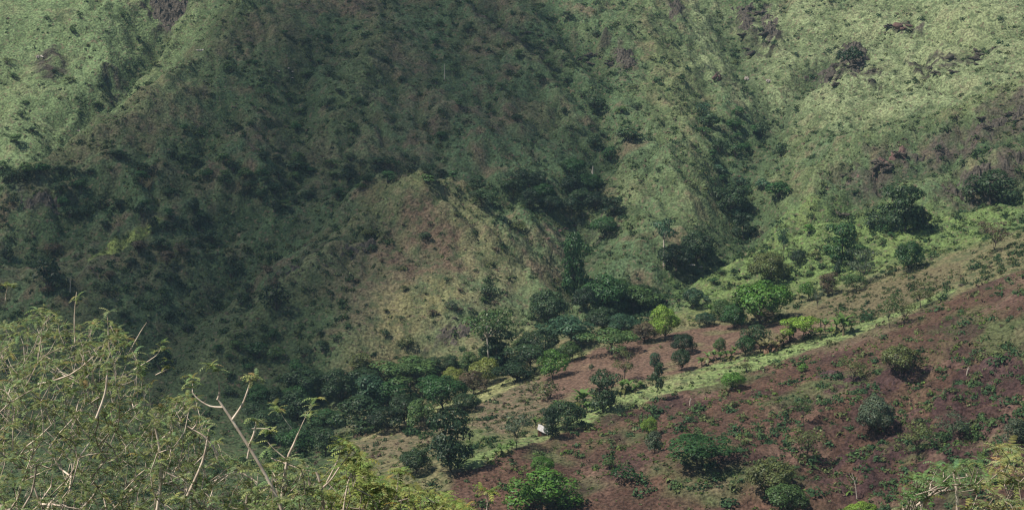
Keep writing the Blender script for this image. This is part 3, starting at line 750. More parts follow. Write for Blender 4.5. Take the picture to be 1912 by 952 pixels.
SINGLE = [
 ('dense', 265, 372, 406, 30, 'black', "dark round bush, upper left one of the dark cluster above the pale grass bank"),
 ('dense', 286, 398, 430, 30, 'black', "dark round bush at the top right end of the pale grass bank"),
 ('dense', 337, 402, 424, 26, 'black', "small dark bush in the middle of the dark cluster right of the grass bank"),
 ('dense', 363, 363, 400, 30, 'black', "upper right dark bush of the cluster on the shaded slope"),
 ('dense', 371, 394, 430, 28, 'black', "lowest right dark bush of the cluster on the shaded slope"),
 ('dense', 514, 370, 396, 26, 'black', "single dark round bush on the shaded slope left of the spur's head"),
 ('dense', 14, 452, 484, 30, 'black', "dark bush at the left picture edge half way down"),
 ('loose', 92, 465, 540, 80, 'black', "large black bush above the foreground thicket near the left edge"),
 ('loose', 432, 482, 520, 42, 'dark', "dark bush on the shaded flank left of the tan spur"),
 ('loose', 516, 520, 578, 60, 'black', "large dark bush under the rocky ledge of the spur's flank"),
 ('loose', 482, 622, 668, 50, 'deep', "soft dark bush on the lower flank of the spur"),
 ('dense', 720, 610, 630, 20, 'dark', "small dark bush on the tan grass near the spur's foot"),
 ('loose', 762, 622, 650, 40, 'olive', "dull olive bush on the tan grass near the spur's foot"),
 ('dense', 842, 556, 578, 22, 'grey', "grey bush in the middle of the tan spur face"),
 ('loose', 912, 524, 560, 46, 'dark', "wide dark bush on the right shoulder of the tan spur face"),
 ('dense', 968, 408, 432, 34, 'olive', "pale olive round bush on the upper right of the spur"),
 ('dense', 1172, 232, 262, 50, 'dark', "dark wide bush on the mountain above the pale snag"),
 ('dense', 1111, 246, 274, 30, 'dark', "dark bush left of the wide one above the pale snag"),
 ('dense', 1140, 268, 300, 30, 'deep', "dark bush directly above the pale snag's right"),
 ('dense', 1110, 176, 204, 44, 'dark', "dark bush in the crease high above the pale snag"),
 ('dense', 1322, 204, 238, 38, 'dark', "dark rounded bush left of the long right gully, high up"),
 ('dense', 1420, 224, 256, 30, 'dark', "dark bush at the right of the long gully, high up"),
 ('dense', 1456, 262, 292, 26, 'dark', "dark little bush below right of the long gully's head"),
 ('dense', 1342, 252, 284, 40, 'dark', "dark bush lower in the long right gully"),
 ('dense', 1455, 332, 370, 62, 'deep', "wide green bush at the gully mouth on the right hillside"),
 ('dense', 1592, 78, 122, 58, 'black', "black bush growing over the highest dark outcrop at the upper right"),
 ('flat', 1330, 828, 850, 40, 'deep', "flat green bush right beside the wide low tree on the red slope"),
 ('dense', 1138, 848, 874, 30, 'mid', "green bush on the lower left part of the red slope"),
 ('loose', 1170, 860, 900, 66, 'deep', "dark loose bush below the small yellow green tree, lower left of the red slope"),
 ('dense', 300, 640, 690, 60, 'black', "black bush behind the drooping leafy sprays at the left"),
 ('loose', 1025, 700, 745, 50, 'olive', "dull olive bush left of the reddish field above the white roofed shelter"),
 ('dense', 1105, 675, 692, 12, 'dark', "tiny dark upright bush in the left part of the brown field"),
 ('dense', 1500, 676, 694, 22, 'bright', "small bright green bush on the red slope right of the small round tree"),
 ('loose', 1395, 668, 695, 30, 'olive', "faint dull bush on the near edge of the bench above the small round tree"),
]
for a in SINGLE: place_bush(*a)
BUSHZ = [
 ([(330,290),(560,300),(760,300),(860,320),(850,350),(700,345),(560,400),(380,350)], 44, 20, (26, 48), ('dark', 'deep', 'black', 'mid'), "the belt above the spur", "bushes of the belt above the middle spur"),
 ([(120,300),(330,280),(400,400),(300,440),(120,420),(0,400),(0,330)], 26, 26, (24, 44), ('dark', 'deep', 'black'), "the shaded left slope", "bushes on the shaded left slope"),
 ([(0,250),(60,270),(60,350),(0,360)], 5, 22, (30, 50), ('mid', 'dark'), "the left gully's foot", "bushes at the left gully's foot"),
 ([(100,460),(420,440),(560,540),(430,640),(200,600),(60,560)], 24, 34, (22, 46), ('dark', 'black', 'brown'), "the hollow left of spur", "bushes in the shaded hollow left of the spur"),
 ([(380,640),(640,600),(660,680),(560,740),(420,740)], 16, 30, (22, 44), ('dark', 'deep', 'mid'), "the spur's lower flank", "bushes on the spur's lower left flank"),
 ([(440,60),(940,40),(1000,260),(600,280),(330,260)], 36, 34, (16, 34), ('dark', 'deep', 'mid'), "the big shaded face", "bushes scattered over the big shaded face"),
 ([(860,10),(1080,20),(1200,180),(1250,330),(1140,320),(1000,180)], 20, 28, (14, 30), ('dark', 'mid'), "the ribbed slope above centre", "bushes on the ridged slope above the centre"),
 ([(1290,180),(1420,220),(1440,330),(1400,420),(1330,400),(1320,300)], 16, 26, (22, 42), ('dark', 'deep', 'teal'), "the long right gully", "bushes lining the long right gully"),
 ([(700,400),(860,400),(980,500),(900,620),(720,640),(640,520)], 22, 32, (12, 28), ('olive', 'brown', 'dark'), "the tan spur face", "scrubby bushes on the tan spur face"),
 ([(1440,440),(1700,400),(1800,420),(1560,520),(1440,560)], 24, 24, (16, 34), ('mid', 'deep', 'olive', 'bright'), "the lush right floor", "bushes on the lush valley floor"),
 ([(1240,500),(1380,470),(1380,580),(1260,590)], 12, 24, (14, 28), ('mid', 'teal', 'deep'), "the green valley floor", "bushes on the green valley floor"),
 ([(0,40),(260,20),(300,120),(120,280),(0,260)], 18, 34, (12, 26), ('mid', 'dark', 'olive'), "the sunlit left slope", "bushes on the sunlit upper left slope"),
 ([(1740,500),(1912,450),(1912,660),(1700,640)], 22, 26, (14, 30), ('mid', 'olive', 'brown', 'bright'), "the scrubby right edge", "bushes on the scrubby right edge"),
]
rb = np.random.default_rng(91)
for P, n, md, (w0, w1), tints, lab, grp in BUSHZ:
    for u, v in scatter(P, n, md, rb):
        w = rb.uniform(w0, w1); k = ('dense', 'loose', 'flat')[rb.integers(3)]
        ti = tints[rb.integers(len(tints))]
        if nb < 296: place_bush(k, u, v - w * rb.uniform(.5, .8), v, w, ti, member_label(P, u, v, w, w0, w1, k, ti, 'bush', lab), grp)
print("bushes", nb)
# ------------------------------------------------------------------ scrub nobody could count, one mesh per cover
def bilc(x, y):
    return np.stack([bil(x, y, col[..., k]) for k in range(3)], -1)
def scrub(name, n, smin, smax, q, lf, seed, dens, colour, label, cat):
    r = np.random.default_rng(seed)
    y = r.uniform(262, 640, n); x = r.uniform(-1, 1, n) * (y * .33 + 4)
    keep = r.random(n) < dens(x, y); x, y = x[keep], y[keep]; n = len(x); z = bil(x, y, Z)
    s = smin * (smax / smin) ** (r.random(n) ** 1.8)
    d = unit(n * q, r).reshape(n, q, 3); d[..., 2] = np.abs(d[..., 2]) * .75
    P = d * (r.uniform(.35, 1, (n, q, 1)) * s[:, None, None]) * .5 + np.stack([x, y, z], -1)[:, None]
    N = d * .6 + unit(n * q, r).reshape(n, q, 3) * .5 + np.array([0, 0, .3]); N /= np.linalg.norm(N, axis=2)[..., None]
    c = colour(x, y, n, r)
    tone = c[:, None, :] * np.clip(r.normal(1, .28, (n, q, 1)), .4, 1.9)
    mb = MB()
    n2 = n * q; P = P.reshape(-1, 3); N = N.reshape(-1, 3)
    a = np.cross(N, unit(n2, r)); a /= np.linalg.norm(a, axis=1)[:, None] + 1e-9; b = np.cross(N, a)
    sz = (np.repeat(s, q) * lf * r.uniform(.6, 1.3, n2))[:, None]
    V = np.stack([P - a * sz, P - b * sz * .6, P + a * sz, P + b * sz * .6], 1).reshape(-1, 3)
    mb.add(V, np.arange(4 * n2).reshape(n2, 4), 0, tone.reshape(-1, 3))
    o = link(name, mb.mesh(name, [M_SCRUB])); tag(o, label, cat, kind="stuff")
def D(x, y): return bil(x, y, farm), bil(x, y, z_slope), bil(x, y, z_tan), bil(x, y, z_pale + z_paleL), bil(x, y, patch2)
def dens_low(x, y):
    f, s, t, p, pn = D(x, y)
    clear = bil(x, y, np.clip(z_field + z_bench + z_rim, 0, 1)); d = np.clip(.5 + pn * .9 + fbm(x, y, 12, 3, 161) * 1.6, .06, 1)
    d = d * (1 - .55 * t) * (1 - .35 * p); d = np.where(s > .4, np.clip(.30 + pn * 1.0, .06, .8), d)
    bn = bil(x, y, np.clip(z_bench + z_rim, 0, 1)); return d * (1 - .92 * clear * (1 - bn)) * (1 - .35 * bn) + .12 * bn
def col_low(x, y, n, r):
    g = bilc(x, y); k = r.random(n)[:, None]
    pal = np.where(k < .36, (.040, .068, .028), np.where(k < .6, (.062, .095, .032), np.where(k < .74, (.13, .155, .06), np.where(k < .86, (.15, .185, .085), (.11, .075, .06)))))
    s = bil(x, y, z_slope)[:, None]; lush = bil(x, y, np.clip(z_lush + z_lush2, 0, 1))[:, None]
    pal = np.where((s > .4) & (k < .45), (.085, .145, .035), pal); pal = pal * (1 - .4 * lush) + np.array((.11, .18, .045)) * .4 * lush
    return pal * .8 + g * .2
scrub("low_scrub", 80000, .4, 1.8, 12, .20, 11, dens_low, col_low, "low shrubs and coarse grass tufts mottling the hillsides", "scrub")
def dens_med(x, y):
    f, s, t, p, pn = D(x, y); m = np.clip(.30 + fbm(x, y, 22, 3, 141) * 1.3, .03, 1) * (1 - .6 * t) * (1 - .6 * p)
    m = np.where(s > .4, np.clip(.13 + fbm(x, y, 14, 2, 143) * .7 + .6 * sstep(15, 45, x) * sstep(350, 315, y), .03, .95), m)
    clear = bil(x, y, np.clip(z_field + z_bench + z_rim, 0, 1)); g = bil(x, y, z_gul) * sstep(430, 450, y); m = np.maximum(m, g * .8); return m * (1 - clear)
def col_med(x, y, n, r):
    k = r.random(n)[:, None]
    return np.where(k < .55, (.032, .060, .028), np.where(k < .85, (.042, .070, .028), (.07, .085, .035))) * (1 + .45 * (bil(x, y, z_slope)[:, None] > .4))
scrub("distant_bushes", 21000, 1.4, 3.8, 46, .105, 12, dens_med, col_med, "the many smaller bushes dotted over the whole mountainside", "bushes")

# ------------------------------------------------------------------ bananas, snags, rocks, shelter
M_BLADE = leaf_mat("banana_blades", .3, .015)
M_STEM = noise_mat("banana_stem", (.10, .08, .045), (.19, .15, .09), 8)
def proto_banana(seed, dry):
    r = np.random.default_rng(seed); s = MB(); f = MB()
    tube(s, [(0, 0, -.2), (0, 0, 0), (.02, 0, .6), (.03, .02, 1.15)], [.14, .13, .10, .06], 7)
    for k in range(11):
        a = k * 2.4 + r.uniform(-.3, .3); L = r.uniform(1.3, 1.9); el = r.uniform(.5, 1.35); droop = r.uniform(.5, 1.1)
        if dry and k < 5: el = r.uniform(-1.1, -.3); droop = .3
        pts = []; p = np.array([0, 0, 1.1 if el > 0 else .95]); 
        for i in range(7):
            e = el - droop * 2.0 * (i / 6) ** 1.5; pts.append(p.copy()); p = p + np.array([math.cos(a) * math.cos(e), math.sin(a) * math.cos(e), math.sin(e)]) * L / 6
        pts = np.array(pts); side = np.array([-math.sin(a), math.cos(a), 0]); wd = np.array([.05, .2, .27, .28, .24, .15, .02])[:, None]
        V = np.concatenate([pts + side * wd - [0, 0, .04], pts, pts - side * wd - [0, 0, .04]])
        fs = [(i, i + 1, i + 8, i + 7) for i in range(6)] + [(i + 7, i + 8, i + 15, i + 14) for i in range(6)]
        tone = np.ones((12, 3)) * r.uniform(.75, 1.25)
        if dry and k < 5: tone = tone * (1.15, .72, .9)
        f.add(V, fs, 0, tone)
    return s.mesh("banana_stem", [M_STEM], True), f.mesh("banana_leaves", [M_BLADE], True)
BAN = [proto_banana(500 + i, i % 2 == 1) for i in range(5)]
BANS = [ # u, v base, height px, label idx
 *[(u, 652 + (1440 - u) * .22 + d, 26, 0) for u, d in ((1440, 0), (1452, -2), (1463, -4), (1430, 4), (1420, 3), (1474, -7), (1447, 6), (1458, 3))],
 (1575, 626, 40, 1), (1562, 622, 30, 2), (1552, 628, 26, 2), (1590, 618, 26, 2), (1540, 620, 24, 2), (1532, 632, 22, 2),
 (1322, 676, 22, 3), (1333, 672, 24, 3), (1345, 674, 20, 3), (1356, 670, 24, 3), (1366, 672, 22, 3), (1372, 662, 20, 3), (1310, 684, 20, 3),
 (1162, 735, 30, 4), (1174, 730, 28, 4), (1186, 734, 26, 4), (1196, 726, 22, 4),
 (1088, 762, 34, 5), (1096, 770, 28, 5), (1078, 758, 24, 5), (1040, 762, 26, 5),
 (948, 846, 24, 6), (936, 850, 22, 6), (956, 838, 20, 6), (926, 852, 20, 6), (1000, 800, 26, 6),
 (1328, 590, 24, 7), (1340, 594, 20, 7), (1420, 585, 18, 7), (1480, 560, 20, 8), (1492, 556, 18, 8),
]
BL = ["banana plant of the brownish row below the dark tree", "tall bright banana plant right of the yellow green flat tree", "ragged banana plant around the tall bright one right of the bench",
      "small yellowed banana plant along the lower edge of the upper field", "banana plant in the clump right of the dark irregular tree", "banana plant between the domed dark tree and the irregular one",
      "banana plant left of the white roofed shelter", "banana plant at the foot of the large glossy topped tree", "small banana plant at the upper field's far edge by the bright little tree"]
BG = ["bananas in the brownish row", None, "bananas right of the bench", "bananas along the lower edge of the upper field", "bananas right of the irregular tree", "bananas between the two dark trees", "bananas left of the shelter", "bananas under the glossy topped tree", "bananas at the far field edge"]
ORD = ('leftmost', 'second from left', 'third from left', 'fourth from left', 'fifth from left', 'sixth from left', 'seventh from left', 'rightmost')
for u, v, hp, li in BANS:
    mates = sorted(b[0] for b in BANS if b[3] == li); pos = ORD[mates.index(u)] if u != mates[-1] else 'rightmost'; lb = BL[li] if len(mates) == 1 else f'{pos} ' + BL[li]
    p = hit(u, v); h = hp * r0.uniform(.7, 1.15) / F_PX * p[1] / 2.2; vv = BAN[r0.integers(5)]
    e = link("banana_plant", None); e.location = p; e.scale = (h, h, h); e.rotation_euler = (0, 0, r0.uniform(0, 6.28)); tag(e, lb, "banana plant", BG[li])
    link("stem", vv[0], e); c = link("leaves", vv[1], e); c.color = (*(np.array((.10, .17, .045)) if li != 0 else np.array((.16, .15, .07))) * r0.uniform(.8, 1.2), 1)

def snag(u, vb, vt, w, label, mat, lean=0, forks=2):
    p = hit(u, vb); k = p[1] / F_PX; h = (vb - vt) * k; r = w * k * .5; mb = MB()
    tube(mb, [(0, 0, -.6), (0, 0, 0), (lean * .3 * h, 0, h * .5), (lean * h, .1, h)], [r * 1.3, r, r * .8, r * .4], 7)
    for i in range(forks):
        a = random.uniform(0, 6.28); z = h * random.uniform(.5, .8)
        tube(mb, [(lean * z, 0, z), (lean * z + math.cos(a) * h * .12, math.sin(a) * h * .12, z + h * .12), (lean * z + math.cos(a) * h * .18, math.sin(a) * h * .18, z + h * .27)], [r * .5, r * .35, r * .15], 5)
    o = link("dead_trunk", mb.mesh("dead_trunk", [mat], True)); o.location = p; tag(o, label, "dead tree")
snag(1106, 346, 310, 3.4, "pale bare trunk standing in front of the dark gully trees above the spur", M_PALEBARK, .03, 1)
snag(131, 545, 512, 2, "thin pale snag above the thicket near the left edge", M_PALEBARK, .1, 2)
snag(1296, 768, 748, 3.2, "short charred post standing on the left of the red slope", M_BARK, 0, 0)
snag(1288, 756, 742, 2.2, "thinner grey stick beside the charred post on the red slope", M_PALEBARK, .1, 1)
snag(1805, 700, 684, 2.4, "white bare little stump on the broken ground at the right", M_PALEBARK, .2, 2)
snag(1532, 620, 596, 4, "dark stump of a trunk right of the yellow green flat tree", M_BARK, 0, 0)
snag(1600, 930, 880, 2, "thin pale dead stem in the lower right scrub", M_PALEBARK, -.2, 2)
snag(830, 148, 120, 2, "tiny white dead stem high on the shaded face", M_PALEBARK, 0, 0)

M_ROCKD = noise_mat("dark_rock", (.030, .026, .021), (.095, .082, .064), 1.6, bump=.8, dist=.3)
M_ROCKP = noise_mat("pale_rock", (.26, .22, .19), (.48, .42, .37), 1.6, bump=.8, dist=.2)
M_ROCKR = noise_mat("red_rock", (.085, .052, .045), (.17, .105, .085), 1.6, bump=.8, dist=.3)
M_ROCKE = noise_mat('dark_earth', (.035, .020, .020), (.085, .05, .045), 1.6, bump=.8, dist=.3)
def block(mb, c, sc, r, tilt):
    nu, nv = 12, 8; planes = unit(9, r); off = r.uniform(.42, .8, 9); V = []
    for j in range(nv + 1):
        th = math.pi * j / nv
        for i in range(nu):
            ph = 2 * math.pi * i / nu; d = np.array([math.sin(th) * math.cos(ph), math.sin(th) * math.sin(ph), math.cos(th)])
            m = 1.0
            for a_, b_ in zip(planes @ d, off):
                if a_ > .05: m = min(m, b_ / a_)
            V.append(d * m * r.uniform(.93, 1.05))
    V = np.array(V) * sc; ct, st = math.cos(tilt), math.sin(tilt)
    V = V @ np.array([[ct, 0, st], [0, 1, 0], [-st, 0, ct]]) + c
    fs = [(j * nu + i, (j + 1) * nu + i, (j + 1) * nu + (i + 1) % nu, j * nu + (i + 1) % nu) for j in range(nv) for i in range(nu)]
    mb.add(V, fs, 0, 1.0)
def proto_rock(seed, mat):
    r = np.random.default_rng(seed); mb = MB()
    for k in range(9):
        x = r.uniform(-.8, .8); w = r.uniform(.22, .5)
        block(mb, (x, r.uniform(-.4, .4), r.uniform(-.35, .45) * (1 - abs(x))), (w, w * .8, w * r.uniform(.5, 1.1)), r, r.uniform(-.7, .2))
    return mb.mesh("rock", [mat])
def rock_face(poly, label, mat, lift=1.3, jag=1.6, seed=1, group=None):
    """a craggy rock patch standing out of the slope, its edges running into the ground"""
    P = np.array([hit(u, v)[:2] for u, v in poly]); lo = P.min(0); hi = P.max(0); st = .45
    X, Y = np.meshgrid(np.arange(lo[0] - 1, hi[0] + 1, st), np.arange(lo[1] - 1, hi[1] + 1, st)); xs = X.ravel(); ys = Y.ravel()
    d = np.full(xs.shape, 1e9); ins = np.zeros(xs.shape, bool)
    for i in range(len(P)):
        a = P[i]; b = P[(i + 1) % len(P)]; e = b - a
        t_ = np.clip(((xs - a[0]) * e[0] + (ys - a[1]) * e[1]) / (e @ e + 1e-9), 0, 1)
        d = np.minimum(d, np.hypot(xs - a[0] - t_ * e[0], ys - a[1] - t_ * e[1]))
        c = (a[1] > ys) != (b[1] > ys); ins ^= c & (xs < (b[0] - a[0]) * (ys - a[1]) / (b[1] - a[1] + 1e-12) + a[0])
    sd = np.where(ins, d, -d).reshape(X.shape) + fbm(X, Y, 4, 3, seed) * 2.2
    H = bil(xs, ys, Z).reshape(X.shape)
    led = np.floor((fbm(X, Y, 5, 3, seed + 3) * 1.2 + fbm(X, Y, 1.6, 2, seed + 5) * .5 + (X - X.mean()) * .04) * 2.4) / 2.4     # stepped ledges
    cr = np.abs(fbm(X, Y, 2.2, 3, seed + 7))
    Zr = H + np.clip(sd, -1, 2.2) * .5 * lift + (led * .9 + cr * 1.3 - .5) * jag * sstep(-.3, 1.2, sd)
    ok = sd > -.9; idx = -np.ones(X.shape, int); idx[ok] = np.arange(ok.sum())
    V = np.stack([X + fbm(X, Y, 1.1, 2, seed + 9) * .4, Y + fbm(X, Y, 1.1, 2, seed + 11) * .4, Zr], -1)[ok]
    q = np.stack([idx[:-1, :-1], idx[:-1, 1:], idx[1:, 1:], idx[1:, :-1]], -1).reshape(-1, 4); q = q[(q >= 0).all(1)]
    if len(q) < 4: return
    c0 = V.mean(0); mb = MB(); mb.add(V - c0, q, 0, 1.0); o = link("rock_outcrop", mb.mesh("rock_outcrop", [mat])); o.location = c0; tag(o, label, "rock outcrop", group)
RK = {k: [proto_rock(700 + i + 10 * q, m) for i in range(4)] for q, (k, m) in enumerate((('d', M_ROCKD), ('p', M_ROCKP), ('r', M_ROCKR), ('e', M_ROCKE)))}
def rock(k, u, v, w, h, label, group=None, name="rock"):
    p = hit(u, v); q = p[1] / F_PX; o = link(name, RK[k][r0.integers(4)]); o.location = p + np.array([0, 0, h * q * .15])
    o.scale = (w * q * .62, w * q * .5, h * q * .72); o.rotation_euler = (r0.uniform(-.2, .2), r0.uniform(-.3, .3), r0.uniform(-.5, .5)); tag(o, label, "rock", group)
rock('r', 1695, 58, 40, 20, "reddish brown overhanging rock high on the pale grass slope, the largest one there")
rock('d', 1662, 52, 22, 14, "dark rock just left of the reddish brown overhanging rock")
rock('p', 1394, 150, 10, 12, "small white boulder at the head of the long gully, left one of two")
rock('p', 1436, 154, 11, 10, "small white boulder at the head of the long gully, right one of two")
rock('r', 1340, 150, 20, 22, "orange red bare rock scar beside the long gully's head")
rock('p', 76, 108, 14, 10, "pale boulder on the sunlit slope at the upper left")
rock('p', 374, 96, 14, 8, "pale rock on the ridge line above the shaded face")
rock('p', 148, 246, 8, 6, "small pale rock low on the sunlit left slope")
rock('p', 1294, 496, 16, 7, "flat pinkish rock on the valley floor below the dark domed tree")
rock('p', 1310, 500, 10, 6, "smaller pinkish rock right of the flat one on the valley floor")
rock('d', 1570, 402, 26, 14, "dark boulder on the bright green slope above the valley floor")
rock('d', 1800, 532, 20, 7, "black low rock on the red ground near the crest's right part")
rock('p', 1197, 535, 5, 5, "tiny pink stone at the edge of the flat low valley tree")
rock_face([(262,-14),(352,-16),(346,26),(314,60),(290,44)], "big dark wedge of rock between the two sunlit slopes at the top left", M_ROCKD, seed=11)
rock_face([(1362,14),(1404,6),(1412,46),(1392,62),(1366,44)], "left half of the craggy dark rock patch at the top, right of centre", M_ROCKD, seed=12)
rock_face([(1424,20),(1446,30),(1462,62),(1440,86),(1420,60)], "right half of the craggy dark rock patch at the top, right of centre", M_ROCKD, seed=13)
rock_face([(1562,88),(1596,78),(1626,92),(1618,128),(1590,134),(1566,120)], "large blackish outcrop under the black bush at the upper right", M_ROCKD, seed=14)
rock_face([(1500,140),(1560,120),(1568,140),(1530,160)], "brown rock ledge below left of the large blackish outcrop", M_ROCKD, seed=15)
rock_face([(1600,330),(1640,300),(1686,272),(1694,286),(1660,312),(1640,326)], "reddish purple slab at the lower end of the oblique rock band", M_ROCKR, seed=16)
rock_face([(1650,320),(1700,296),(1760,262),(1766,278),(1710,306),(1670,326)], "dark slab in the middle of the oblique rock band", M_ROCKD, seed=17)
rock_face([(1770,260),(1840,222),(1912,200),(1912,224),(1850,240),(1790,270)], "dark slab at the upper end of the oblique rock band by the picture edge", M_ROCKD, seed=18)
rock_face([(1742,366),(1790,336),(1850,306),(1856,330),(1800,372)], "purple rock slab of the lower band above the right green floor", M_ROCKD, seed=19)
rock_face([(1870,300),(1912,284),(1912,304),(1880,322)], "purple rock at the picture edge at the right end of the lower band", M_ROCKD, seed=20)
rock_face([(1146,88),(1184,96),(1192,130),(1160,134)], "grey slab of bare rock in the ribs above the centre right", M_ROCKD, seed=21)
rock_face([(40,372),(84,352),(120,372),(110,398),(50,404)], "dark rock bank low at the left edge", M_ROCKD, seed=22)
rock_face([(1246,6),(1270,-6),(1278,40),(1258,48)], "dark cleft rock at the very top, right of the centre", M_ROCKD, seed=23)
rock_face([(520,508),(580,488),(640,468),(700,448),(702,458),(640,480),(560,506),(524,520)], "long rocky ledge along the left flank of the tan spur", M_ROCKD, seed=24)
rock_face([(800,624),(850,596),(880,610),(850,640)], "brown rock pile at the foot of the tan spur", M_ROCKD, seed=25, jag=.9, lift=.7)
rock_face([(1116,392),(1140,396),(1160,426),(1140,430)], "dark rock step in the gully right of the tan spur", M_ROCKD, seed=26)
rock_face([(1500,700),(1560,690),(1620,706),(1560,716)], "low dark earth bank across the upper red slope", M_ROCKE, seed=27, lift=.7, jag=.8)
rock_face([(1640,712),(1720,680),(1740,690),(1670,726)], "dark earth bank below the soft crowned tree", M_ROCKE, seed=28, lift=.7, jag=.8)
rock_face([(1800,676),(1880,664),(1912,680),(1900,720),(1820,704)], "dark broken earth bank at the right edge of the red slope", M_ROCKE, seed=29, lift=.8, jag=.9)
RZ = [
 ([(1360,10),(1430,10),(1450,70),(1400,110),(1360,60)], 8, (14, 30), 'd', "dark slab in the rocky patch at top right of centre", "slabs at the top right of centre"),
 ([(1500,110),(1640,130),(1630,170),(1540,165)], 8, (14, 30), 'd', "brown ledge rock below the large black outcrop", "ledges below the large black outcrop"),
 ([(1700,130),(1840,90),(1860,110),(1740,150)], 9, (12, 28), 'd', "dark ledge on the pale slope at the upper right", "ledges on the pale upper right slope"),
 ([(1550,340),(1640,290),(1790,240),(1900,200),(1912,235),(1760,280),(1640,335)], 12, (14, 34), 'd', "purplish slab along the oblique rock band", "slabs of the oblique rock band"),
 ([(1740,365),(1790,330),(1900,285),(1912,310),(1860,350),(1780,375)], 5, (8, 18), 'd', "purplish rock in the band above the right green floor", "rocks of the lower band at the right"),
 ([(870,10),(960,40),(1070,90),(1180,120),(1160,140),(1000,90)], 10, (10, 24), 'd', "dark rock in the ribs on slope above centre", "rocks in the ribs above the centre"),
 ([(500,120),(570,125),(560,150),(500,150)], 4, (6, 10), 'p', "pale rock chip on the big shaded face", "pale chips on the shaded face"),
 ([(820,580),(900,560),(900,600),(820,640)], 7, (8, 16), 'd', "brown boulder at the foot of the tan spur", "boulders at the foot of the tan spur"),
 ([(530,505),(700,450),(700,462),(560,520)], 7, (10, 24), 'd', "dark ledge rock along the spur's flank", "ledge rocks along the spur's flank"),
 ([(1480,740),(1640,700),(1780,660),(1900,670),(1900,720),(1760,700),(1560,760)], 7, (6, 16), 'e', "dark earth bank rock across the upper red slope", "rocks across the upper red slope"),
 ([(1560,800),(1780,760),(1900,780),(1860,880),(1620,920)], 12, (6, 16), 'e', "dark broken rock in the lower right scrub", "broken rocks in the lower right scrub"),
 ([(990,440),(1090,400),(1110,430),(1090,520),(1040,520)], 7, (6, 14), 'r', "reddish stone beside the tall gully tree", "stones beside the tall gully tree"),
]
for P, n, (w0, w1), k, lab, grp in RZ:
    for u, v in scatter(P, n, 9, rb):
        w = rb.uniform(w0, w1); us_ = [p[0] for p in P]; vs_ = [p[1] for p in P]
        c_ = ('far left', 'left', 'middle', 'right', 'far right')[min(4, int((u - min(us_)) / (max(us_) - min(us_)) * 5))]; r_ = 'upper' if v < (min(vs_) + max(vs_)) / 2 else 'lower'
        rock(k, u, v, w, w * rb.uniform(.3, .6), f"{('small', 'medium', 'large')[min(2, int((w - w0) / (w1 - w0) * 3))]} {lab}, {r_} {c_}", grp)

# shelter with a white sheet roof
def shelter():
    p = hit(1014, 812); k = p[1] / F_PX
    e = link("shelter", None); e.location = p; e.rotation_euler = (0, 0, -.15); tag(e, "small mud walled shelter with a tilted white sheet roof beside the domed dark tree", "shelter")
    M_MUD = noise_mat("mud_wall", (.11, .05, .035), (.20, .10, .07), 3, dist=.03); M_SHEET = noise_mat("white_sheet", (.45, .43, .41), (.66, .64, .61), 3, .5, .1, dist=.01)
    def box(mb, x0, x1, y0, y1, z0, z1, dz=0):
        V = [(x0, y0, z0), (x1, y0, z0), (x1, y1, z0), (x0, y1, z0), (x0, y0, z1), (x1, y0, z1 - dz), (x1, y1, z1 - dz), (x0, y1, z1)]
        mb.add(V, [(0, 3, 2, 1), (4, 5, 6, 7), (0, 1, 5, 4), (1, 2, 6, 5), (2, 3, 7, 6), (3, 0, 4, 7)])
    w = MB(); s = 19 * k / 2
    box(w, -s * .9, s * .8, -.7, .9, -.5, 1.0, .55); link("wall", w.mesh("wall", [M_MUD]), e)
    d = MB(); box(d, -.2, .35, -.74, -.703, 0, .62); link("door", d.mesh("door", [M_BARK]), e)
    r = MB()                       # corrugated sheet pitched down to the right and to the front
    n = 22; V = []; xs = np.linspace(-1, 1, n)
    for t in (0, .05):
        for j in (0, 1):
            for i, x in enumerate(xs):
                cut = .12 * abs(x) ** 4; y = (-.95 + cut) if j == 0 else (.8 - cut)
                z = 1.15 - x * .45 + (y * .42) + .03 * math.sin(i * math.pi) + .025 * (i % 2) + t
                V.append((x * s * 1.02, y, z))
    fs = []
    for i in range(n - 1):
        fs += [(i, n + i, n + i + 1, i + 1), (2 * n + i, 2 * n + i + 1, 3 * n + i + 1, 3 * n + i), (i, i + 1, 2 * n + i + 1, 2 * n + i), (n + i, 3 * n + i, 3 * n + i + 1, n + i + 1)]
    fs += [(0, 2 * n, 3 * n, n), (n - 1, 2 * n - 1, 4 * n - 1, 3 * n - 1)]
    r.add(V, fs); link("roof", r.mesh("roof", [M_SHEET]), e)
    o = MB()
    for x, y in ((-s * .95, -.85), (s * .95, -.85)): tube(o, [(x, y, -.4), (x, y, 1.05 - x / s * .45 + y * .42)], [.05, .05], 6)
    link("post", o.mesh("post", [M_BARK]), e)
shelter()

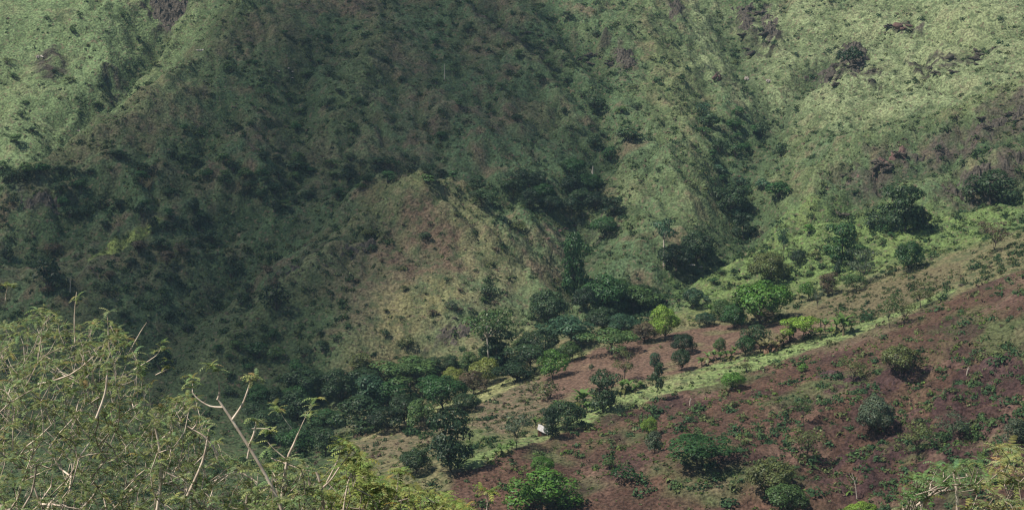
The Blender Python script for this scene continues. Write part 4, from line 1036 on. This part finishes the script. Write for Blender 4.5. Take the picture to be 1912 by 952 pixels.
# ------------------------------------------------------------------ thorn trees on the near bank, seen from above and close
M_FROND = leaf_mat("thorn_leaves", .35, .0)
def grow(mb, root, targets, r, tip=.0035, wob=.05, tone=1.0, bias=.35):
    """branches reach every target from the nearest limb already grown; thickness follows the load carried"""
    N = [np.array(root, float)]; par = [-1]
    T = sorted(targets, key=lambda t: np.linalg.norm(np.array(t) - root))
    ends = []
    for t in T:
        t = np.array(t, float); A = np.array(N); d = np.linalg.norm(A - t, axis=1) + bias * np.maximum(0, A[:, 2] - t[2] + .15) * 3
        d += .12 * np.linalg.norm(A - N[0], axis=1) * .3
        k = int(np.argmin(d)); L = np.linalg.norm(t - N[k]); m = max(1, int(L / .16)); p0 = N[k].copy(); prev = k
        side = unit(1, r)[0] * L * .10; side[2] = -abs(side[2]) * 1.2
        for i in range(1, m + 1):
            f = i / m; q = p0 * (1 - f) + t * f + side * math.sin(math.pi * f) + (r.normal(0, wob * .16, 3) if i < m else 0)
            N.append(q); par.append(prev); prev = len(N) - 1
        ends.append(prev)
    load = np.zeros(len(N)); load[ends] = 1
    for i in range(len(N) - 1, 0, -1): load[par[i]] += load[i]
    R = tip * np.power(np.maximum(load, 1), .44)
    kids = {}
    for i, p in enumerate(par):
        if p >= 0: kids.setdefault(p, []).append(i)
    done = set()
    def chain(s, i):
        pts = [N[s], N[i]]; rad = [min(R[s], R[i] * 1.3), R[i]]
        while i in kids:
            j = max(kids[i], key=lambda q: load[q])
            for q in kids[i]:
                if q != j: stack.append((i, q))
            pts.append(N[j]); rad.append(R[j]); i = j
        return pts, rad
    stack = [(0, q) for q in kids.get(0, [])]
    while stack:
        s, i = stack.pop(); pts, rad = chain(s, i)
        tube(mb, pts, rad, 5 if rad[0] > .008 else 4, 0, np.ones(3) * tone * r.uniform(.65, 1.15))
    return [N[e] for e in ends], N
def spray(mb, c, size, r, n=7, tone=(1, 1, 1), wd=.16, droop=1.3):
    """a tuft of drooping feathery leaves at a twig's end"""
    a0 = r.uniform(0, 6.28); V = []; Fs = []; base = 0; K = 6
    tn = []
    for k in range(n):
        a = a0 + k * 2.399 + r.uniform(-.3, .3); e0 = r.uniform(.1, 1.1); L = size * r.uniform(.6, 1.15); p = np.array(c, float); dr = droop * r.uniform(.7, 1.3)
        ctr = [p.copy()]
        for i in range(K):
            e = e0 - dr * ((i + .5) / K); p = p + np.array([math.cos(a) * math.cos(e), math.sin(a) * math.cos(e), math.sin(e)]) * L / K; ctr.append(p.copy())
        ctr = np.array(ctr); side = np.array([-math.sin(a), math.cos(a), r.uniform(-.3, .3)])
        # leaflets: pairs of small blades along the midrib
        tt = np.array(tone) * r.uniform(.55, 1.4) * np.array([r.uniform(.85, 1.3), 1, r.uniform(.8, 1.2)]) * (np.array([1.1, .8, .8]) if r.random() < .08 else 1)
        for i in range(1, K + 1):
            w = L * wd * (1.0 if i < K else .6); f = ctr[i] - ctr[i - 1]
            for s_ in (-1, 1):
                b = ctr[i - 1] * .4 + ctr[i] * .6; t_ = b + side * s_ * w + f * .35 - np.array([0, 0, w * .25])
                V += [b - f * .42, t_ - f * .20, t_ + f * .18, b + f * .35]; Fs.append((base, base + 1, base + 2, base + 3)); base += 4; tn.append(tt * r.uniform(.8, 1.2))
    mb.add(V, Fs, 0, np.array(tn))
def thorn_tree(env, d0, d1, n, root_uv, root_d, label, seed, leafy=.8, size=.16, tone=(1, 1, 1), tint=(.175, .235, .10), extra=(), mids=.5, name="thorn_tree", tip=.0035, barktone=1.0):
    r = np.random.default_rng(seed); us = [p[0] for p in env]; vs = [p[1] for p in env]; T = []
    while len(T) < n:
        u = r.uniform(min(us), max(us)); v = r.uniform(min(vs), max(vs))
        if inpoly(u, v, env): T.append(at(u, v, r.uniform(d0, d1)))
    root = np.array(at(*root_uv, root_d)); gz = float(bil(root[0], root[1], Z))
    B = MB(); L = MB()
    ends, nodes = grow(B, root, T, r, tone=barktone, tip=tip)
    ld = max(.03, tip * n ** .47)
    tube(B, [(root[0], root[1], gz - .3), ((root[0] + .1), root[1], (gz + root[2]) / 2), tuple(root)], [ld * 1.5, ld * 1.15, ld], 8)
    for e in ends:
        if r.random() < leafy: spray(L, e, size * r.uniform(.7, 1.3), r, int(r.integers(5, 9)), tone)
    for i in range(int(len(nodes) * mids)):
        e = nodes[r.integers(len(nodes))]
        if e[2] > root[2]: spray(L, e + r.normal(0, .05, 3), size * r.uniform(.4, .9), r, int(r.integers(3, 6)), np.array(tone) * .9)
    for pts, rad, tuft in extra:
        P = [np.array(at(u, v, d)) for u, v, d in pts]
        # smooth the hand drawn limb
        Q = []; 
        for i in range(len(P) - 1):
            a = P[max(i - 1, 0)]; b = P[i]; c = P[i + 1]; d = P[min(i + 2, len(P) - 1)]
            for t in (0, .33, .66): Q.append(.5 * ((2 * b) + (c - a) * t + (2 * a - 5 * b + 4 * c - d) * t * t + (3 * b - a - 3 * c + d) * t ** 3))
        Q.append(P[-1]); tube(B, Q, np.linspace(rad[0], rad[1], len(Q)), 7, 0, np.ones(3) * 1.45)
        for _ in range(tuft): spray(L, P[-1] + r.normal(0, .035, 3), size * r.uniform(.7, 1.1), r, 6, np.array(tone) * 1.1)
    e = link(name, None); e.location = (root[0], root[1], gz); tag(e, label, "thorn tree")
    org = np.array([root[0], root[1], gz])
    for mb in (B, L): mb.v = [v - org for v in mb.v]
    link("branches", B.mesh("thorn_branches", [M_TWIG_T], True), e)
    c = link("foliage", L.mesh("thorn_foliage", [M_FROND]), e); c.color = (*tint, 1)
M_TWIG_T = noise_mat("thorn_twig", (.26, .205, .16), (.55, .46, .37), 9, dist=.004, bump=.2, use_tone=True)
ENV_L = [(-60,615),(20,600),(70,576),(130,592),(200,600),(245,625),(255,665),(280,700),(300,760),(310,980),(-60,980)]
thorn_tree(ENV_L, 17, 22, 1150, (100, 1080), 19, "tall leafy thorn tree filling the lower left corner", 901, leafy=.85, size=.11, mids=.12, tip=.0019, barktone=1.35,
  extra=[([(140,640,18), (139,590,18), (143,545,18)], (.008, .004), 2), ([(205,660,18), (202,620,18), (201,590,18)], (.007, .004), 2),
         ([(240,660,18.5), (262,620,18.5), (274,602,18.5)], (.007, .003), 0), ([(60,720,17.5), (130,700,17.5), (180,660,17.5)], (.012, .005), 1),
         ([(180,780,17), (196,735,17), (200,700,17)], (.014, .008), 1), ([(10,560,19),(12,545,19),(14,535,19)], (.006, .004), 3), ([(250,690,19),(290,665,19),(300,650,19)], (.006, .003), 5), ([(290,700,19),(310,690,19),(315,688,19)], (.006, .003), 3)])
ENV_M = [(300,745),(345,735),(370,740),(400,790),(420,850),(470,870),(480,980),(290,980),(270,800)]
thorn_tree(ENV_M, 16.5, 20, 420, (390, 1080), 18, "thicket of pale stemmed thorn twigs between the corner tree and the bare forked one", 902, leafy=.7, size=.11, mids=.05, barktone=1.45, tip=.0021,
  extra=[([(350,925,17),(378,862,17),(388,815,17),(390,800,17)], (.016, .008), 1), ([(408,850,16.8),(387,819,16.8),(359,801,16.8),(350,795,16.8)], (.011, .005), 0), ([(359,801,16.8),(367,791,16.8),(368,780,16.8)], (.008, .005), 2),
         ([(292,960,17.2),(300,900,17.2),(298,840,17.2),(290,800,17.2)], (.018, .009), 0), ([(332,880,17.5),(337,855,17.5),(343,828,17.5)], (.008, .005), 2), ([(320,880,17.5),(345,860,17.5)], (.007, .005), 0)])
ENV_F = [(470,875),(560,850),(600,875),(600,980),(440,980)]
thorn_tree(ENV_F, 16, 19, 160, (530, 1060), 17, "thorn tree with bare pale forked branches reaching up and small leaf tufts on their tips", 903, leafy=.8, size=.14, mids=.12, barktone=1.1,
  extra=[([(530,1000,16.5),(526,951,16.5),(497,889,16.5),(464,833,16.5),(433,784,16.5),(415,757,16.5),(406,744,16.5)], (.020, .008), 0),
         ([(406,746,16.5),(410,732,16.5),(408,712,16.5)], (.011, .007), 0), ([(408,700,16.5),(406,690,16.5)], (.004, .003), 3),
         ([(416,760,16.5),(392,758,16.5),(370,745,16.5),(359,732,16.5)], (.010, .006), 0), ([(359,732,16.5),(360,712,16.6)], (.004, .002), 3),
         ([(433,784,16.5),(452,756,16.5),(462,730,16.5),(470,706,16.5)], (.013, .006), 3), ([(464,833,16.5),(474,810,16.5),(479,783,16.5)], (.013, .009), 2),
         ([(462,855,16.5),(466,835,16.5),(472,815,16.5)], (.010, .008), 1), ([(526,930,17),(536,860,17),(548,830,17),(557,808,17)], (.018, .008), 0), ([(557,808,17),(572,775,17),(583,760,17)], (.004, .002), 4),
         ([(505,855,17),(530,864,17),(559,874,17),(579,879,17)], (.009, .007), 0), ([(536,858,17),(512,838,17),(500,825,17)], (.006, .004), 1),
         ([(607,1000,17),(602,930,17),(596,895,17),(590,880,17)], (.021, .010), 2), ([(600,912,17),(618,895,17),(635,870,17),(655,845,17)], (.011, .006), 4),
         ([(545,800,17.5),(530,780,17.5),(520,760,17.5)], (.004, .002), 4), ([(470,800,17.2),(500,800,17.2),(505,806,17.2)], (.004, .002), 3), ([(480,900,17.2),(440,880,17.2),(395,900,17.2),(375,905,17.2)], (.008, .004), 1)])
ENV_R = [(600,890),(640,850),(680,850),(700,890),(760,905),(830,925),(880,950),(900,985),(590,985)]
thorn_tree(ENV_R, 16.5, 20, 300, (700, 1080), 18, "low leafy thorn tree top along the bottom edge, right of the bare forked one", 904, leafy=.95, size=.16, mids=.16, tint=(.19, .25, .08),
  extra=[([(640,960,17),(650,900,17),(665,870,17)], (.010, .006), 3), ([(610,900,17),(630,860,17),(640,832,17)], (.008, .004), 5), ([(735,950,17),(742,910,17),(745,880,17)], (.009, .005), 4), ([(905,990,17),(910,940,17),(908,918,17)], (.008, .005), 3)])
ENV_C = [(1690,905),(1740,870),(1765,850),(1830,850),(1850,880),(1845,905),(1790,905),(1740,930),(1720,985),(1670,985)]
thorn_tree(ENV_C, 19, 21.5, 70, (1780, 1040), 20, "small thorn tree with pale stem at the bottom right, greener of the two", 905, leafy=.9, size=.17, mids=.10, tint=(.12, .20, .08), tip=.005,
  extra=[([(1786,1000,20),(1788,940,20),(1784,900,20),(1780,880,20)], (.022, .014), 1)])
ENV_D = [(1850,880),(1865,835),(1885,830),(1930,850),(1980,880),(1980,990),(1800,990),(1810,930)]
thorn_tree(ENV_D, 18.5, 21.5, 95, (1900, 1060), 20, "yellowish feathery thorn tree at the bottom right corner", 906, leafy=.95, size=.20, mids=.15, tint=(.20, .24, .10), tip=.004)

# ------------------------------------------------------------------ haze
def haze():
    lo = (-470, -100, float(Z.min()) - 1); hi = (470, 980, max(40.0, float(Z.max()) + 2))
    mb = MB(); V = [(x, y, z) for z in (lo[2], hi[2]) for y in (lo[1], hi[1]) for x in (lo[0], hi[0])]
    mb.add(V, [(0, 2, 3, 1), (4, 5, 7, 6), (0, 1, 5, 4), (1, 3, 7, 5), (3, 2, 6, 7), (2, 0, 4, 6)])
    m, n, l = mat_new("haze_air"); v = n.new("ShaderNodeVolumePrincipled"); v.inputs["Density"].default_value = HAZE
    v.inputs["Color"].default_value = (.52, .80, 1.0, 1); v.inputs["Anisotropy"].default_value = 0.2
    o_ = n.new("ShaderNodeOutputMaterial"); l.new(v.outputs[0], o_.inputs["Volume"])
    o = link("haze", mb.mesh("haze", [m])); tag(o, "thin bluish haze in the valley air", "haze", kind="stuff")
HAZE = 0.0001
if HAZE > 0: haze()
